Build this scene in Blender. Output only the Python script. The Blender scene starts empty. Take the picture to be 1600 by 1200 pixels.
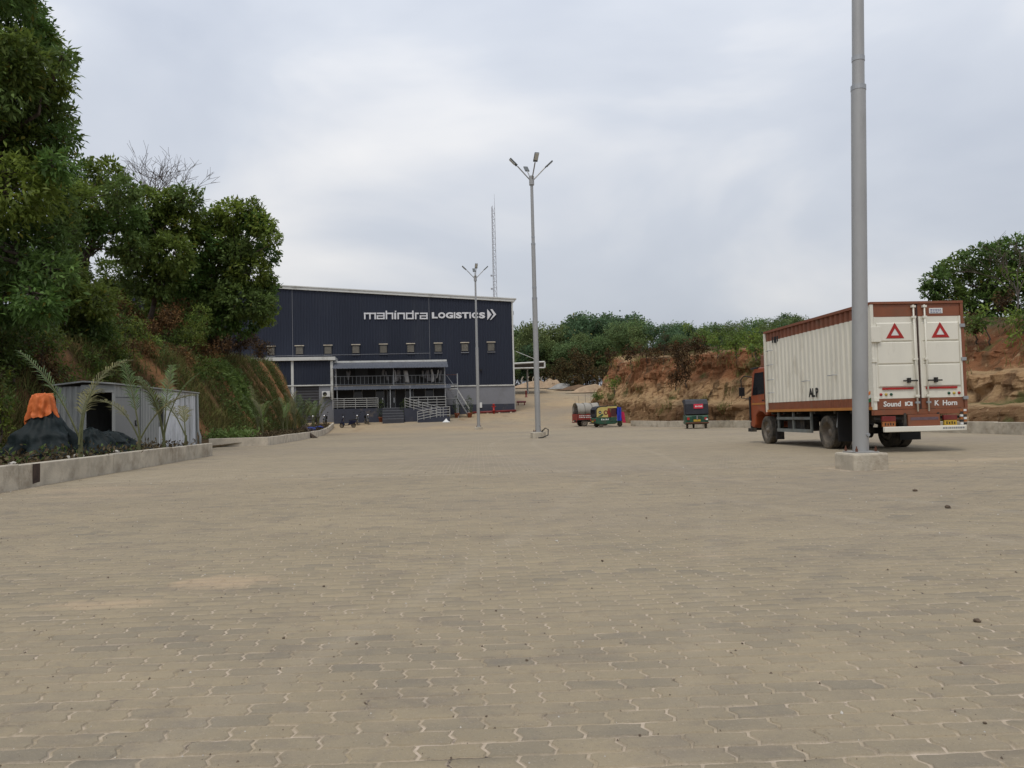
import bpy, bmesh, math, random
import numpy as np
from mathutils import Vector, Matrix, noise
R = math.radians
rng = random.Random(7)
nrng = np.random.default_rng(11)
scene = bpy.context.scene
C = scene.collection

# ------------------------------------------------------------------ camera
FPX, CAM_H, PITCH, ROLL = 1200.0, 1.1, R(2.43), R(1.4)
_F = Vector((0, math.cos(PITCH), math.sin(PITCH)))
_U0 = Vector((0, -math.sin(PITCH), math.cos(PITCH)))
_R0 = Vector((1, 0, 0))
_R = _R0 * math.cos(ROLL) - _U0 * math.sin(ROLL)
_U = _R0 * math.sin(ROLL) + _U0 * math.cos(ROLL)
CAM = Vector((0, 0, CAM_H))
cd = bpy.data.cameras.new('camera'); cam = bpy.data.objects.new('camera', cd); C.objects.link(cam)
cd.sensor_fit = 'HORIZONTAL'; cd.sensor_width = 36.0; cd.lens = 36.0 * FPX / 1600.0
cd.clip_start = 0.05; cd.clip_end = 5000
m3 = Matrix((_R, _U, -_F)).transposed()
cam.matrix_world = Matrix.Translation(CAM) @ m3.to_4x4()
scene.camera = cam

# ------------------------------------------------------------------ sky, sun, exposure
SUN_EL, SUN_AZ = R(62), R(198)          # azimuth measured clockwise from +Y: behind the camera, to its left
w = bpy.data.worlds.new('World'); scene.world = w; w.use_nodes = True
nt = w.node_tree; N = nt.nodes; L = nt.links
for n in list(N): N.remove(n)
out = N.new('ShaderNodeOutputWorld'); bg = N.new('ShaderNodeBackground'); bg.inputs['Strength'].default_value = 0.1
sky = N.new('ShaderNodeTexSky'); sky.sky_type = 'NISHITA'; sky.sun_disc = False
sky.sun_elevation = SUN_EL; sky.sun_rotation = SUN_AZ; sky.dust_density = 3.0; sky.air_density = 1.2
tc = N.new('ShaderNodeTexCoord'); mp = N.new('ShaderNodeMapping'); mp.inputs['Scale'].default_value = (1.0, 1.0, 2.1)
n1 = N.new('ShaderNodeTexNoise'); n1.inputs['Scale'].default_value = 2.1; n1.inputs['Detail'].default_value = 5; n1.inputs['Roughness'].default_value = .47
n1.inputs['Distortion'].default_value = .35
rp = N.new('ShaderNodeValToRGB')
e = rp.color_ramp.elements
e[0].position = .28; e[0].color = (.51, .555, .645, 1); e[1].position = .68; e[1].color = (.89, .885, .89, 1)
k = rp.color_ramp.elements.new(.5); k.color = (.645, .682, .752, 1)
sx = N.new('ShaderNodeSeparateXYZ'); mr = N.new('ShaderNodeMapRange')
mr.inputs['From Min'].default_value = 0.02; mr.inputs['From Max'].default_value = .5; mr.inputs['To Min'].default_value = 7.7; mr.inputs['To Max'].default_value = 12.0
vm = N.new('ShaderNodeVectorMath'); vm.operation = 'SCALE'
mx = N.new('ShaderNodeMix'); mx.data_type = 'RGBA'; mx.inputs['Factor'].default_value = .9
L.new(tc.outputs['Generated'], mp.inputs['Vector']); L.new(mp.outputs['Vector'], n1.inputs['Vector']); L.new(n1.outputs['Fac'], rp.inputs['Fac'])
L.new(tc.outputs['Generated'], sx.inputs[0]); L.new(sx.outputs['Z'], mr.inputs['Value'])
L.new(rp.outputs['Color'], vm.inputs[0]); L.new(mr.outputs['Result'], vm.inputs['Scale'])
L.new(sky.outputs['Color'], mx.inputs[6]); L.new(vm.outputs['Vector'], mx.inputs[7])
L.new(mx.outputs[2], bg.inputs['Color']); L.new(bg.outputs['Background'], out.inputs['Surface'])
sl = bpy.data.lights.new('sun', 'SUN'); sl.energy = 1.3; sl.angle = R(12); sl.color = (1, .95, .87)
so = bpy.data.objects.new('sun', sl); C.objects.link(so)
sdir = Vector((math.sin(SUN_AZ) * math.cos(SUN_EL), math.cos(SUN_AZ) * math.cos(SUN_EL), math.sin(SUN_EL)))
so.rotation_euler = (-sdir).to_track_quat('-Z', 'Y').to_euler(); so.location = (0, 0, 60)
vs = scene.view_settings
vs.view_transform = 'Standard'; vs.look = 'None'; vs.gamma = 1.0; vs.use_curve_mapping = False; vs.exposure = 0.06
scene.cycles.max_bounces = 6; scene.cycles.diffuse_bounces = 4; scene.cycles.transparent_max_bounces = 6

# ------------------------------------------------------------------ pixel -> direction helpers (distances come from ground or wall planes)
def ray(px, py): return (_F * FPX + _R * (px - 800) - _U * (py - 600))
def unz(px, py, z=0.0):
    d = ray(px, py); return CAM + d * ((z - CAM_H) / d.z)
def uny(px, py, Y):
    d = ray(px, py); return CAM + d * (Y / d.y)

# ------------------------------------------------------------------ terrain heights
_ramp = [(-400, 0), (60, 0), (68, .12), (78, .55), (88, 1.6), (110, 3.7), (140, 6.3), (175, 7.8), (400, 12), (1500, 20)]
def gz(y):
    ys = [p[0] for p in _ramp]
    for (y0, z0), (y1, z1) in zip(_ramp, _ramp[1:]):
        if y <= y1:
            t = (y - y0) / (y1 - y0); return z0 + (z1 - z0) * max(0, t)
    return 20
def lerp(tab, y):
    if y <= tab[0][0]: return tab[0][1]
    for (y0, z0), (y1, z1) in zip(tab, tab[1:]):
        if y <= y1: return z0 + (z1 - z0) * (y - y0) / (y1 - y0)
    return tab[-1][1]
def fbm(p, o=4, s=1.0):
    v = 0; a = 1
    for i in range(o):
        v += a * noise.noise(Vector(p) * s); s *= 2.03; a *= .5
    return v

# ------------------------------------------------------------------ mesh builder
class MB:
    def __init__(s): s.v = []; s.f = []; s.mi = []; s.cur = 0
    def add(s, vs, fs):
        o = len(s.v); s.v += [tuple(p) for p in vs]
        for f in fs: s.f.append([i + o for i in f]); s.mi.append(s.cur)
        return s
    def box(s, x0, x1, y0, y1, z0, z1):
        return s.add([(x0,y0,z0),(x1,y0,z0),(x1,y1,z0),(x0,y1,z0),(x0,y0,z1),(x1,y0,z1),(x1,y1,z1),(x0,y1,z1)],
                     [(3,2,1,0),(4,5,6,7),(0,1,5,4),(1,2,6,5),(2,3,7,6),(3,0,4,7)])
    def obox(s, c, size, mat=None):
        hx, hy, hz = [q/2 for q in size]; M = mat or Matrix.Identity(3); c = Vector(c)
        P = [c + M @ Vector(q) for q in ((-hx,-hy,-hz),(hx,-hy,-hz),(hx,hy,-hz),(-hx,hy,-hz),(-hx,-hy,hz),(hx,-hy,hz),(hx,hy,hz),(-hx,hy,hz))]
        return s.add(P, [(3,2,1,0),(4,5,6,7),(0,1,5,4),(1,2,6,5),(2,3,7,6),(3,0,4,7)])
    def tube(s, pts, rad, n=8, cap=True):
        pts = [Vector(p) for p in pts]
        if not isinstance(rad, (list, tuple)): rad = [rad] * len(pts)
        rings = []
        ref = None
        for i, p in enumerate(pts):
            d = (pts[min(i+1, len(pts)-1)] - pts[max(i-1, 0)])
            d = d.normalized() if d.length > 1e-9 else Vector((0,0,1))
            if ref is None: ref = Vector((1,0,0)) if abs(d.x) < .8 else Vector((0,1,0))
            a = (ref - d * ref.dot(d)).normalized(); b = d.cross(a); ref = a
            rings.append([p + (a * math.cos(2*math.pi*k/n) + b * math.sin(2*math.pi*k/n)) * rad[i] for k in range(n)])
        vs = [q for r_ in rings for q in r_]; fs = []
        for i in range(len(pts)-1):
            for k in range(n): fs.append((i*n+k, i*n+(k+1)%n, (i+1)*n+(k+1)%n, (i+1)*n+k))
        if cap: fs.append(tuple(range(n-1,-1,-1))); fs.append(tuple((len(pts)-1)*n+k for k in range(n)))
        return s.add(vs, fs)
    def prism(s, outline, axis, a, b):
        """outline: 2D points; axis: 'x','y','z' the extrusion axis from a to b. 2D = the other two axes in xyz order"""
        n = len(outline)
        def P(q, t):
            return {'x': (t, q[0], q[1]), 'y': (q[0], t, q[1]), 'z': (q[0], q[1], t)}[axis]
        vs = [P(q, a) for q in outline] + [P(q, b) for q in outline]
        fs = [tuple(range(n)), tuple(range(2*n-1, n-1, -1))] + [(i, n+i, n+(i+1)%n, (i+1)%n) for i in range(n)]
        return s.add(vs, fs)
    def lathe(s, prof, c=(0,0,0), axis='z', n=20):
        vs = []; fs = []; c = Vector(c)
        for (r_, h) in prof:
            for k in range(n):
                a = 2*math.pi*k/n; x, y = r_*math.cos(a), r_*math.sin(a)
                vs.append(c + Vector({'z': (x,y,h), 'x': (h,x,y), 'y': (x,h,y)}[axis]))
        for i in range(len(prof)-1):
            for k in range(n): fs.append((i*n+k, i*n+(k+1)%n, (i+1)*n+(k+1)%n, (i+1)*n+k))
        return s.add(vs, fs)
    def grid(s, rows):
        nr, nc = len(rows), len(rows[0])
        return s.add([p for r_ in rows for p in r_], [(i*nc+j, i*nc+j+1, (i+1)*nc+j+1, (i+1)*nc+j) for i in range(nr-1) for j in range(nc-1)])
    def mesh(s, name):
        me = bpy.data.meshes.new(name); me.from_pydata(s.v, [], s.f); return me
    def build(s, name, mat, parent=None, smooth=False, bevel=0, fix=True):
        me = s.mesh(name)
        if fix and len(s.f) < 60000:
            bm = bmesh.new(); bm.from_mesh(me); bmesh.ops.recalc_face_normals(bm, faces=bm.faces); bm.to_mesh(me); bm.free()
        mats = mat if isinstance(mat, (list, tuple)) else [mat]
        for q in mats: me.materials.append(q)
        if len(mats) > 1: me.polygons.foreach_set('material_index', s.mi)
        if smooth: me.polygons.foreach_set('use_smooth', [True] * len(me.polygons))
        o = bpy.data.objects.new(name, me); C.objects.link(o)
        if parent: o.parent = parent
        if bevel:
            b = o.modifiers.new('Bevel', 'BEVEL'); b.width = bevel; b.segments = 2; b.limit_method = 'ANGLE'; b.angle_limit = R(40)
        return o
def tag(o, label=None, cat=None, group=None, kind=None):
    if label: o['label'] = label
    if cat: o['category'] = cat
    if group: o['group'] = group
    if kind: o['kind'] = kind
    return o
def thing(name, label, cat, loc=(0,0,0), rotz=0, group=None):
    o = bpy.data.objects.new(name, None); C.objects.link(o); o.location = loc; o.rotation_euler = (0,0,rotz); o.empty_display_size = .2
    return tag(o, label, cat, group)
def dup(root, loc, rotz, label=None, group=None):
    r = root.copy(); C.objects.link(r); r.location = loc; r.rotation_euler = (0,0,rotz)
    if label: r['label'] = label
    if group: r['group'] = group
    for ch in list(root.children):
        c = ch.copy(); C.objects.link(c); c.parent = r
        for g in ch.children:
            d = g.copy(); C.objects.link(d); d.parent = c
    return r
def text_mesh(body, size, depth=.004, shear=0, space=1.0, offset=0):
    cu = bpy.data.curves.new('t', 'FONT'); cu.body = body; cu.size = size; cu.extrude = depth; cu.shear = shear; cu.space_character = space; cu.offset = offset
    cu.align_x = 'CENTER'; cu.align_y = 'CENTER'; cu.resolution_u = 3
    o = bpy.data.objects.new('t', cu); C.objects.link(o)
    dg = bpy.context.evaluated_depsgraph_get(); me = bpy.data.meshes.new_from_object(o.evaluated_get(dg))
    bpy.data.objects.remove(o); bpy.data.curves.remove(cu); return me
def text_part(name, body, size, mat, parent, loc, rot, **kw):
    me = text_mesh(body, size, **kw); me.materials.clear(); me.materials.append(mat)
    o = bpy.data.objects.new(name, me); C.objects.link(o); o.parent = parent; o.location = loc; o.rotation_euler = rot; return o

# ------------------------------------------------------------------ materials
M = {}
def mat(name, col, rough=.7, var=.15, scale=6.0, bump=0.0, bscale=40.0, metal=0.0, dirt=None, dirt_amt=.0, dirt_scale=3.0, spec=.4, coords='Object', stretch=(1,1,1), trans=0, tint=False):
    m = bpy.data.materials.new(name); m.use_nodes = True; nt = m.node_tree; N = nt.nodes; L = nt.links
    b = N['Principled BSDF']; b.inputs['Roughness'].default_value = rough; b.inputs['Metallic'].default_value = metal
    b.inputs['Specular IOR Level'].default_value = spec
    tc = N.new('ShaderNodeTexCoord'); mp = N.new('ShaderNodeMapping'); mp.inputs['Scale'].default_value = stretch
    L.new(tc.outputs[coords], mp.inputs['Vector'])
    nz = N.new('ShaderNodeTexNoise'); nz.inputs['Scale'].default_value = scale; nz.inputs['Detail'].default_value = 6; nz.inputs['Roughness'].default_value = .6
    L.new(mp.outputs['Vector'], nz.inputs['Vector'])
    rp = N.new('ShaderNodeValToRGB'); e = rp.color_ramp.elements
    e[0].position = .3; e[1].position = .7
    e[0].color = tuple(max(0, c * (1 - var)) for c in col) + (1,); e[1].color = tuple(min(1, c * (1 + var)) for c in col) + (1,)
    L.new(nz.outputs['Fac'], rp.inputs['Fac']); colout = rp.outputs['Color']
    if dirt:
        n2 = N.new('ShaderNodeTexNoise'); n2.inputs['Scale'].default_value = dirt_scale; n2.inputs['Detail'].default_value = 8; n2.inputs['Roughness'].default_value = .68
        L.new(mp.outputs['Vector'], n2.inputs['Vector'])
        r2 = N.new('ShaderNodeValToRGB'); r2.color_ramp.elements[0].position = .62 - dirt_amt * .35; r2.color_ramp.elements[1].position = .80 - dirt_amt * .25
        L.new(n2.outputs['Fac'], r2.inputs['Fac'])
        mx = N.new('ShaderNodeMix'); mx.data_type = 'RGBA'; mx.inputs[7].default_value = tuple(dirt) + (1,)
        L.new(r2.outputs['Color'], mx.inputs['Factor']); L.new(colout, mx.inputs[6]); colout = mx.outputs[2]
    if tint:
        at = N.new('ShaderNodeAttribute'); at.attribute_name = 'tint'
        vm = N.new('ShaderNodeVectorMath'); vm.operation = 'MULTIPLY'; L.new(colout, vm.inputs[0]); L.new(at.outputs['Color'], vm.inputs[1]); colout = vm.outputs['Vector']
    L.new(colout, b.inputs['Base Color'])
    if bump:
        bz = N.new('ShaderNodeTexNoise'); bz.inputs['Scale'].default_value = bscale; bz.inputs['Detail'].default_value = 4
        L.new(mp.outputs['Vector'], bz.inputs['Vector'])
        bp = N.new('ShaderNodeBump'); bp.inputs['Strength'].default_value = bump; bp.inputs['Distance'].default_value = .02
        L.new(bz.outputs['Fac'], bp.inputs['Height']); L.new(bp.outputs['Normal'], b.inputs['Normal'])
    if trans:
        tr = N.new('ShaderNodeBsdfTranslucent'); L.new(colout, tr.inputs['Color'])
        ms = N.new('ShaderNodeMixShader'); ms.inputs[0].default_value = trans
        L.new(b.outputs[0], ms.inputs[1]); L.new(tr.outputs[0], ms.inputs[2]); L.new(ms.outputs[0], N['Material Output'].inputs['Surface'])
    M[name] = m; return m
mat('concrete', (.47,.42,.335), .9, .22, 2.5, .5, 30, dirt=(.25,.205,.15), dirt_amt=.35, dirt_scale=1.6)
mat('concrete_pale', (.52,.46,.37), .9, .2, 2.5, .4, 30, dirt=(.24,.19,.13), dirt_amt=.3, dirt_scale=1.2)
mat('galvanised', (.36,.36,.355), .48, .10, 3, .05, 60, metal=.35, dirt=(.30,.30,.29), dirt_amt=.3, stretch=(1,1,.3))
mat('steel_grey', (.35,.36,.37), .5, .1, 8, metal=.6)
mat('lamp_grey', (.10,.11,.11), .5, .1)
mat('rail_grey', (.30,.30,.29), .5, .1, 4)
mat('lens', (.62,.64,.62), .2, .05)
mat('rust', (.12,.05,.03), .9, .3, 20)
mat('facade', (.023,.028,.045), .55, .10, .35, dirt=(.034,.039,.054), dirt_amt=.3, dirt_scale=.25, stretch=(1,1,.25), spec=.25)
mat('facade_low', (.20,.205,.225), .7, .06, .6, dirt=(.16,.16,.165), dirt_amt=.3, dirt_scale=.5)
mat('facade_base', (.038,.042,.060), .7, .12, 1, dirt=(.16,.13,.10), dirt_amt=.2, dirt_scale=.7)
mat('trim', (.58,.58,.55), .5, .06, 1.5, dirt=(.36,.35,.31), dirt_amt=.25, dirt_scale=.8)
mat('letter', (.68,.68,.70), .5, .03)
mat('awning', (.105,.115,.14), .45, .12, 1, metal=.2, dirt=(.15,.155,.165), dirt_amt=.3, stretch=(1,1,1))
mat('dark_wall', (.028,.029,.033), .5, .2, 1.5)
mat('dark_glass', (.012,.013,.016), .12, .2, 2)
mat('black', (.008,.008,.009), .6, .2)
mat('white_paint', (.70,.675,.585), .5, .05, 2.5, dirt=(.42,.38,.30), dirt_amt=.12, dirt_scale=1.4, stretch=(1,1,.35))
mat('truck_brown', (.215,.072,.034), .5, .12, 3, dirt=(.16,.085,.05), dirt_amt=.3, dirt_scale=2.2)
mat('cab_orange', (.30,.065,.022), .4, .1, 3, dirt=(.20,.09,.05), dirt_amt=.25, dirt_scale=2)
mat('stripe_yellow', (.42,.17,.035), .5, .1, 4)
mat('chassis', (.025,.023,.021), .8, .3, 8, dirt=(.09,.075,.055), dirt_amt=.35, dirt_scale=4)
mat('tyre', (.032,.030,.027), .85, .2, 12, .3, 80, dirt=(.135,.112,.082), dirt_amt=.75, dirt_scale=4)
mat('rim', (.20,.17,.135), .7, .25, 8, dirt=(.14,.115,.085), dirt_amt=.4)
mat('guard', (.16,.175,.165), .6, .15, 5, dirt=(.12,.10,.08), dirt_amt=.3)
mat('red', (.36,.018,.014), .45, .15, 8)
mat('red_dark', (.17,.02,.018), .5, .2, 6, dirt=(.13,.06,.04), dirt_amt=.3)
mat('white_clean', (.68,.68,.66), .5, .05)
mat('green_dot', (.01,.07,.04), .3, .1)
mat('yellow_dot', (.5,.36,.06), .3, .1)
mat('plate_orange', (.32,.11,.03), .6, .2, 20)
mat('plate_yellow', (.45,.28,.03), .6, .2, 30)
mat('purple_print', (.13,.085,.10), .6, .2, 20)
mat('container_grey', (.30,.31,.30), .6, .15, 1.5, dirt=(.15,.15,.14), dirt_amt=.3, dirt_scale=1.2, stretch=(1,1,.3), metal=.1)
mat('container_peel', (.28,.29,.29), .55, .1, 2, dirt=(.62,.64,.67), dirt_amt=.78, dirt_scale=2.6, stretch=(1,1,.16))
mat('tarp', (.008,.014,.015), .6, .35, 3, .25, 12, dirt=(.022,.028,.027), dirt_amt=.2, dirt_scale=3, spec=.18)
mat('orange_cloth', (.56,.135,.03), .65, .12, 5, dirt=(.5,.10,.02), dirt_amt=.2)
mat('soil', (.15,.09,.05), .95, .35, 2.5, .8, 14, dirt=(.06,.045,.025), dirt_amt=.4, dirt_scale=1.2)
mat('stone', (.11,.08,.055), .9, .3, 12, .6, 40)
mat('stone_pale', (.46,.43,.38), .9, .25, 9, .5, 30)
mat('bark', (.085,.065,.05), .95, .35, 8, .8, 25, stretch=(1,1,.25))
mat('bark_grey', (.17,.15,.135), .95, .3, 8, .6, 25, stretch=(1,1,.25))
mat('leaf', (.115,.168,.046), .55, .25, .8, trans=.42, tint=True, spec=.3)
mat('leaf_far', (.105,.148,.072), .65, .3, .25, trans=.3, tint=True, spec=.2)
mat('leaf_dry', (.115,.088,.05), .8, .3, 1, trans=.15, tint=True, spec=.1)
mat('grass_dry', (.15,.15,.06), .8, .35, .7, trans=.2, tint=True, spec=.1)
mat('palm_leaf', (.095,.15,.036), .5, .25, 2, trans=.25, tint=True)
mat('palm_dry', (.16,.15,.06), .7, .25, 2, trans=.2, tint=True)
mat('palm_stem', (.095,.10,.042), .7, .25, 5)
mat('rick_green', (.018,.085,.05), .45, .15, 4, dirt=(.07,.08,.055), dirt_amt=.45)
mat('rick_yellow', (.52,.42,.14), .6, .12, 4, dirt=(.40,.32,.14), dirt_amt=.25)
mat('canopy_dark', (.02,.021,.028), .6, .25, 4, dirt=(.05,.05,.05), dirt_amt=.25)
mat('blue_cloth', (.015,.035,.36), .7, .1, 4)
mat('pink_cloth', (.50,.022,.08), .7, .1, 4)
mat('maroon', (.07,.02,.022), .5, .2)
mat('tarp_grey', (.33,.31,.27), .7, .15, 3, .3, 10, dirt=(.22,.2,.17), dirt_amt=.35)
mat('cargo_red', (.24,.03,.022), .5, .2, 4, dirt=(.16,.05,.03), dirt_amt=.3)
mat('sign_red', (.60,.03,.06), .5, .1)
mat('navy', (.012,.015,.04), .3, .1)
mat('chrome', (.6,.6,.62), .15, .05, metal=1)
mat('terracotta', (.28,.09,.05), .8, .15, 6)
mat('bin_green', (.015,.05,.03), .6, .1)
mat('blue_bag', (.02,.05,.28), .6, .2)
mat('cloth_pale', (.45,.44,.43), .8, .1)
mat('cloth_grey', (.16,.155,.16), .8, .1)
mat('mast', (.34,.34,.36), .6, .1)
mat('flag_orange', (.75,.22,.04), .6, .05)
mat('flag_green', (.02,.16,.05), .6, .05)
mat('cable', (.015,.015,.016), .6, .1)

# paving material: paver tint comes from the mesh, sand comes from position
def paving(name, geo):
    m = bpy.data.materials.new(name); m.use_nodes = True; nt = m.node_tree; N = nt.nodes; L = nt.links
    b = N['Principled BSDF']; b.inputs['Roughness'].default_value = .92; b.inputs['Specular IOR Level'].default_value = .2
    g = N.new('ShaderNodeNewGeometry')
    def nz(scale, det=6, ro=.6, st=(1,1,1)):
        mp = N.new('ShaderNodeMapping'); mp.inputs['Scale'].default_value = st; L.new(g.outputs['Position'], mp.inputs['Vector'])
        n = N.new('ShaderNodeTexNoise'); n.inputs['Scale'].default_value = scale; n.inputs['Detail'].default_value = det; n.inputs['Roughness'].default_value = ro
        L.new(mp.outputs['Vector'], n.inputs['Vector']); return n.outputs['Fac']
    def ramp(src, a, bb, c0=(0,0,0), c1=(1,1,1)):
        r = N.new('ShaderNodeValToRGB'); r.color_ramp.elements[0].position = a; r.color_ramp.elements[1].position = bb
        r.color_ramp.elements[0].color = tuple(c0) + (1,); r.color_ramp.elements[1].color = tuple(c1) + (1,); L.new(src, r.inputs['Fac']); return r.outputs['Color']
    def mix(f, a, bb, blend='MIX'):
        x = N.new('ShaderNodeMix'); x.data_type = 'RGBA'; x.blend_type = blend
        if isinstance(f, float): x.inputs['Factor'].default_value = f
        else: L.new(f, x.inputs['Factor'])
        for s_, v in ((6, a), (7, bb)):
            if isinstance(v, tuple): x.inputs[s_].default_value = v + (1,)
            else: L.new(v, x.inputs[s_])
        return x.outputs[2]
    def math_(op, a, bb=None):
        x = N.new('ShaderNodeMath'); x.operation = op
        for i, v in enumerate((a, bb)):
            if v is None: continue
            if isinstance(v, (int, float)): x.inputs[i].default_value = v
            else: L.new(v, x.inputs[i])
        x.use_clamp = True; return x.outputs[0]
    stone = ramp(nz(1.1, 5), .3, .7, (0.260,0.212,0.141), (0.316,0.260,0.175))
    stone = mix(ramp(nz(9, 5, .7), .35, .75), stone, (0.246,0.209,0.150))
    stone = mix(math_('MULTIPLY', ramp(nz(.16, 4), .42, .66), .45), stone, (0.358,0.297,0.200))
    SAND = (0.529,0.439,0.345)
    if geo:
        at = N.new('ShaderNodeAttribute'); at.attribute_name = 'tint'
        sep = N.new('ShaderNodeSeparateColor'); L.new(at.outputs['Color'], sep.inputs['Color'])
        dk = mix(math_('MULTIPLY', sep.outputs['Red'], .62), stone, (0.172,0.157,0.129)); dk = mix(math_('MULTIPLY', sep.outputs['Green'], .55), dk, (0.344,0.279,0.183))
        edge = math_('MULTIPLY', sep.outputs['Blue'], ramp(nz(7, 6, .7), .34, .66))
        col = mix(edge, dk, SAND)
    else:
        mp = N.new('ShaderNodeMapping'); mp.inputs['Rotation'].default_value = (0, 0, -PAVE_ROT); L.new(g.outputs['Position'], mp.inputs['Vector'])
        br = N.new('ShaderNodeTexBrick'); L.new(mp.outputs['Vector'], br.inputs['Vector'])
        br.inputs['Scale'].default_value = 1.0; br.inputs['Brick Width'].default_value = .225; br.inputs['Row Height'].default_value = .1125
        br.inputs['Mortar Size'].default_value = .006; br.inputs['Mortar Smooth'].default_value = .3; br.inputs['Bias'].default_value = -.2
        br.inputs['Color1'].default_value = (1,1,1,1); br.inputs['Color2'].default_value = (.72,.74,.77,1); br.inputs['Mortar'].default_value = (1,1,1,1)
        col = mix(.55, stone, br.outputs['Color'], 'MULTIPLY')
        col = mix(math_('MULTIPLY', br.outputs['Fac'], ramp(nz(3.1, 4), .35, .6)), col, SAND)
        near = N.new('ShaderNodeSeparateXYZ'); L.new(g.outputs['Position'], near.inputs[0])
        mr = N.new('ShaderNodeMapRange'); mr.inputs['From Min'].default_value = PAVE_FAR - .3; mr.inputs['From Max'].default_value = PAVE_FAR + .1; L.new(near.outputs['Y'], mr.inputs['Value'])
        col = mix(mr.outputs['Result'], mix(ramp(nz(2.7, 6, .7), .57, .64), mix(ramp(nz(5, 6, .7), .38, .62), (0.307,0.249,0.162), SAND), (0.075,0.061,0.050)), col)
        # dust washed down the ramp and trodden earth by the building
        mr2 = N.new('ShaderNodeMapRange'); mr2.inputs['From Min'].default_value = 52; mr2.inputs['From Max'].default_value = 82; L.new(near.outputs['Y'], mr2.inputs['Value'])
        fd = math_('MULTIPLY', mr2.outputs['Result'], ramp(nz(.11, 5, .6, (1,.5,1)), .36, .58))
        col = mix(fd, col, (0.437,0.316,0.183))
        fd2 = math_('MULTIPLY', mr2.outputs['Result'], ramp(nz(.3, 5, .65, (1,.4,1)), .60, .72))
        col = mix(fd2, col, (0.251,0.151,0.076))
    # drifts of yellow sand lying on the paving, each with its own outline
    pos = g.outputs['Position']
    for (cx, cy, sx_, sy_, am) in SAND_SPOTS:
        mp = N.new('ShaderNodeMapping'); mp.vector_type = 'POINT'; mp.inputs['Location'].default_value = (-cx/sx_, -cy/sy_, 0); mp.inputs['Scale'].default_value = (1/sx_, 1/sy_, 0)
        L.new(pos, mp.inputs['Vector'])
        ln = N.new('ShaderNodeVectorMath'); ln.operation = 'LENGTH'; L.new(mp.outputs['Vector'], ln.inputs[0])
        s1 = N.new('ShaderNodeMath'); s1.operation = 'MULTIPLY_ADD'; L.new(nz(5, 6, .7), s1.inputs[0]); s1.inputs[1].default_value = -1.9; s1.inputs[2].default_value = 1.9
        s2 = N.new('ShaderNodeMath'); s2.operation = 'SUBTRACT'; L.new(s1.outputs[0], s2.inputs[0]); L.new(ln.outputs['Value'], s2.inputs[1])
        s3 = N.new('ShaderNodeMath'); s3.operation = 'MULTIPLY'; s3.use_clamp = True; L.new(s2.outputs[0], s3.inputs[0]); s3.inputs[1].default_value = 2.2
        col = mix(math_('MULTIPLY', s3.outputs[0], am*.85), col, (0.429,0.324,0.216))
    # tyre tracks: pale dust swept along the curves on which vehicles turn, and a few oil drips
    sepp = N.new('ShaderNodeSeparateXYZ'); L.new(pos, sepp.inputs[0]); flat = N.new('ShaderNodeCombineXYZ'); L.new(sepp.outputs['X'], flat.inputs['X']); L.new(sepp.outputs['Y'], flat.inputs['Y'])
    for (cx, cy, rad, wd, am, tc_) in TRACKS:
        ds = N.new('ShaderNodeVectorMath'); ds.operation = 'DISTANCE'; L.new(flat.outputs[0], ds.inputs[0]); ds.inputs[1].default_value = (cx, cy, 0)
        q = N.new('ShaderNodeMath'); q.operation = 'SUBTRACT'; L.new(ds.outputs['Value'], q.inputs[0]); q.inputs[1].default_value = rad
        q2 = N.new('ShaderNodeMath'); q2.operation = 'ABSOLUTE'; L.new(q.outputs[0], q2.inputs[0])
        mr_ = N.new('ShaderNodeMapRange'); mr_.inputs['From Min'].default_value = wd*.25; mr_.inputs['From Max'].default_value = wd; mr_.inputs['To Min'].default_value = 1; mr_.inputs['To Max'].default_value = 0; L.new(q2.outputs[0], mr_.inputs['Value'])
        f_ = math_('MULTIPLY', mr_.outputs['Result'], ramp(nz(.7, 5, .65), .36, .62)); col = mix(math_('MULTIPLY', f_, am*.6), col, tc_)
    # general dust film
    col = mix(math_('MULTIPLY', ramp(nz(.55, 7, .65, (.55, 1.5, 1)), .46, .74), .6), col, (0.372,0.302,0.200))
    col = mix(math_('MULTIPLY', ramp(nz(2.3, 8, .7, (.6, 1.4, 1)), .48, .66), .5), col, (0.339,0.275,0.183))
    col = mix(math_('MULTIPLY', ramp(nz(38, 3, .6), .70, .76), .5), col, (0.112,0.092,0.068))
    col = mix(math_('MULTIPLY', ramp(nz(.32, 5, .6), .55, .75), .30), col, (0.191,0.167,0.128))
    col = mix(math_('MULTIPLY', ramp(nz(1.7, 8, .72, (.8, 1.3, 1)), .52, .70), .55), col, (0.172,0.146,0.123))
    col = mix(math_('MULTIPLY', ramp(nz(6.5, 6, .7), .56, .70), .45), col, (0.185,0.158,0.134))
    col = mix(math_('MULTIPLY', ramp(nz(.09, 4, .6), .46, .64), .4), col, (0.210,0.179,0.152))
    col = mix(math_('MULTIPLY', ramp(nz(120, 3, .6), .60, .72), .35), col, (0.460,0.394,0.334))
    col = mix(math_('MULTIPLY', ramp(nz(90, 3, .6), .62, .72), .45), col, (0.115,0.097,0.082))
    L.new(col, b.inputs['Base Color'])
    bp = N.new('ShaderNodeBump'); bp.inputs['Strength'].default_value = .6; bp.inputs['Distance'].default_value = .010
    L.new(nz(55, 4, .7), bp.inputs['Height']); L.new(bp.outputs['Normal'], b.inputs['Normal'])
    M[name] = m; return m
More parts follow.
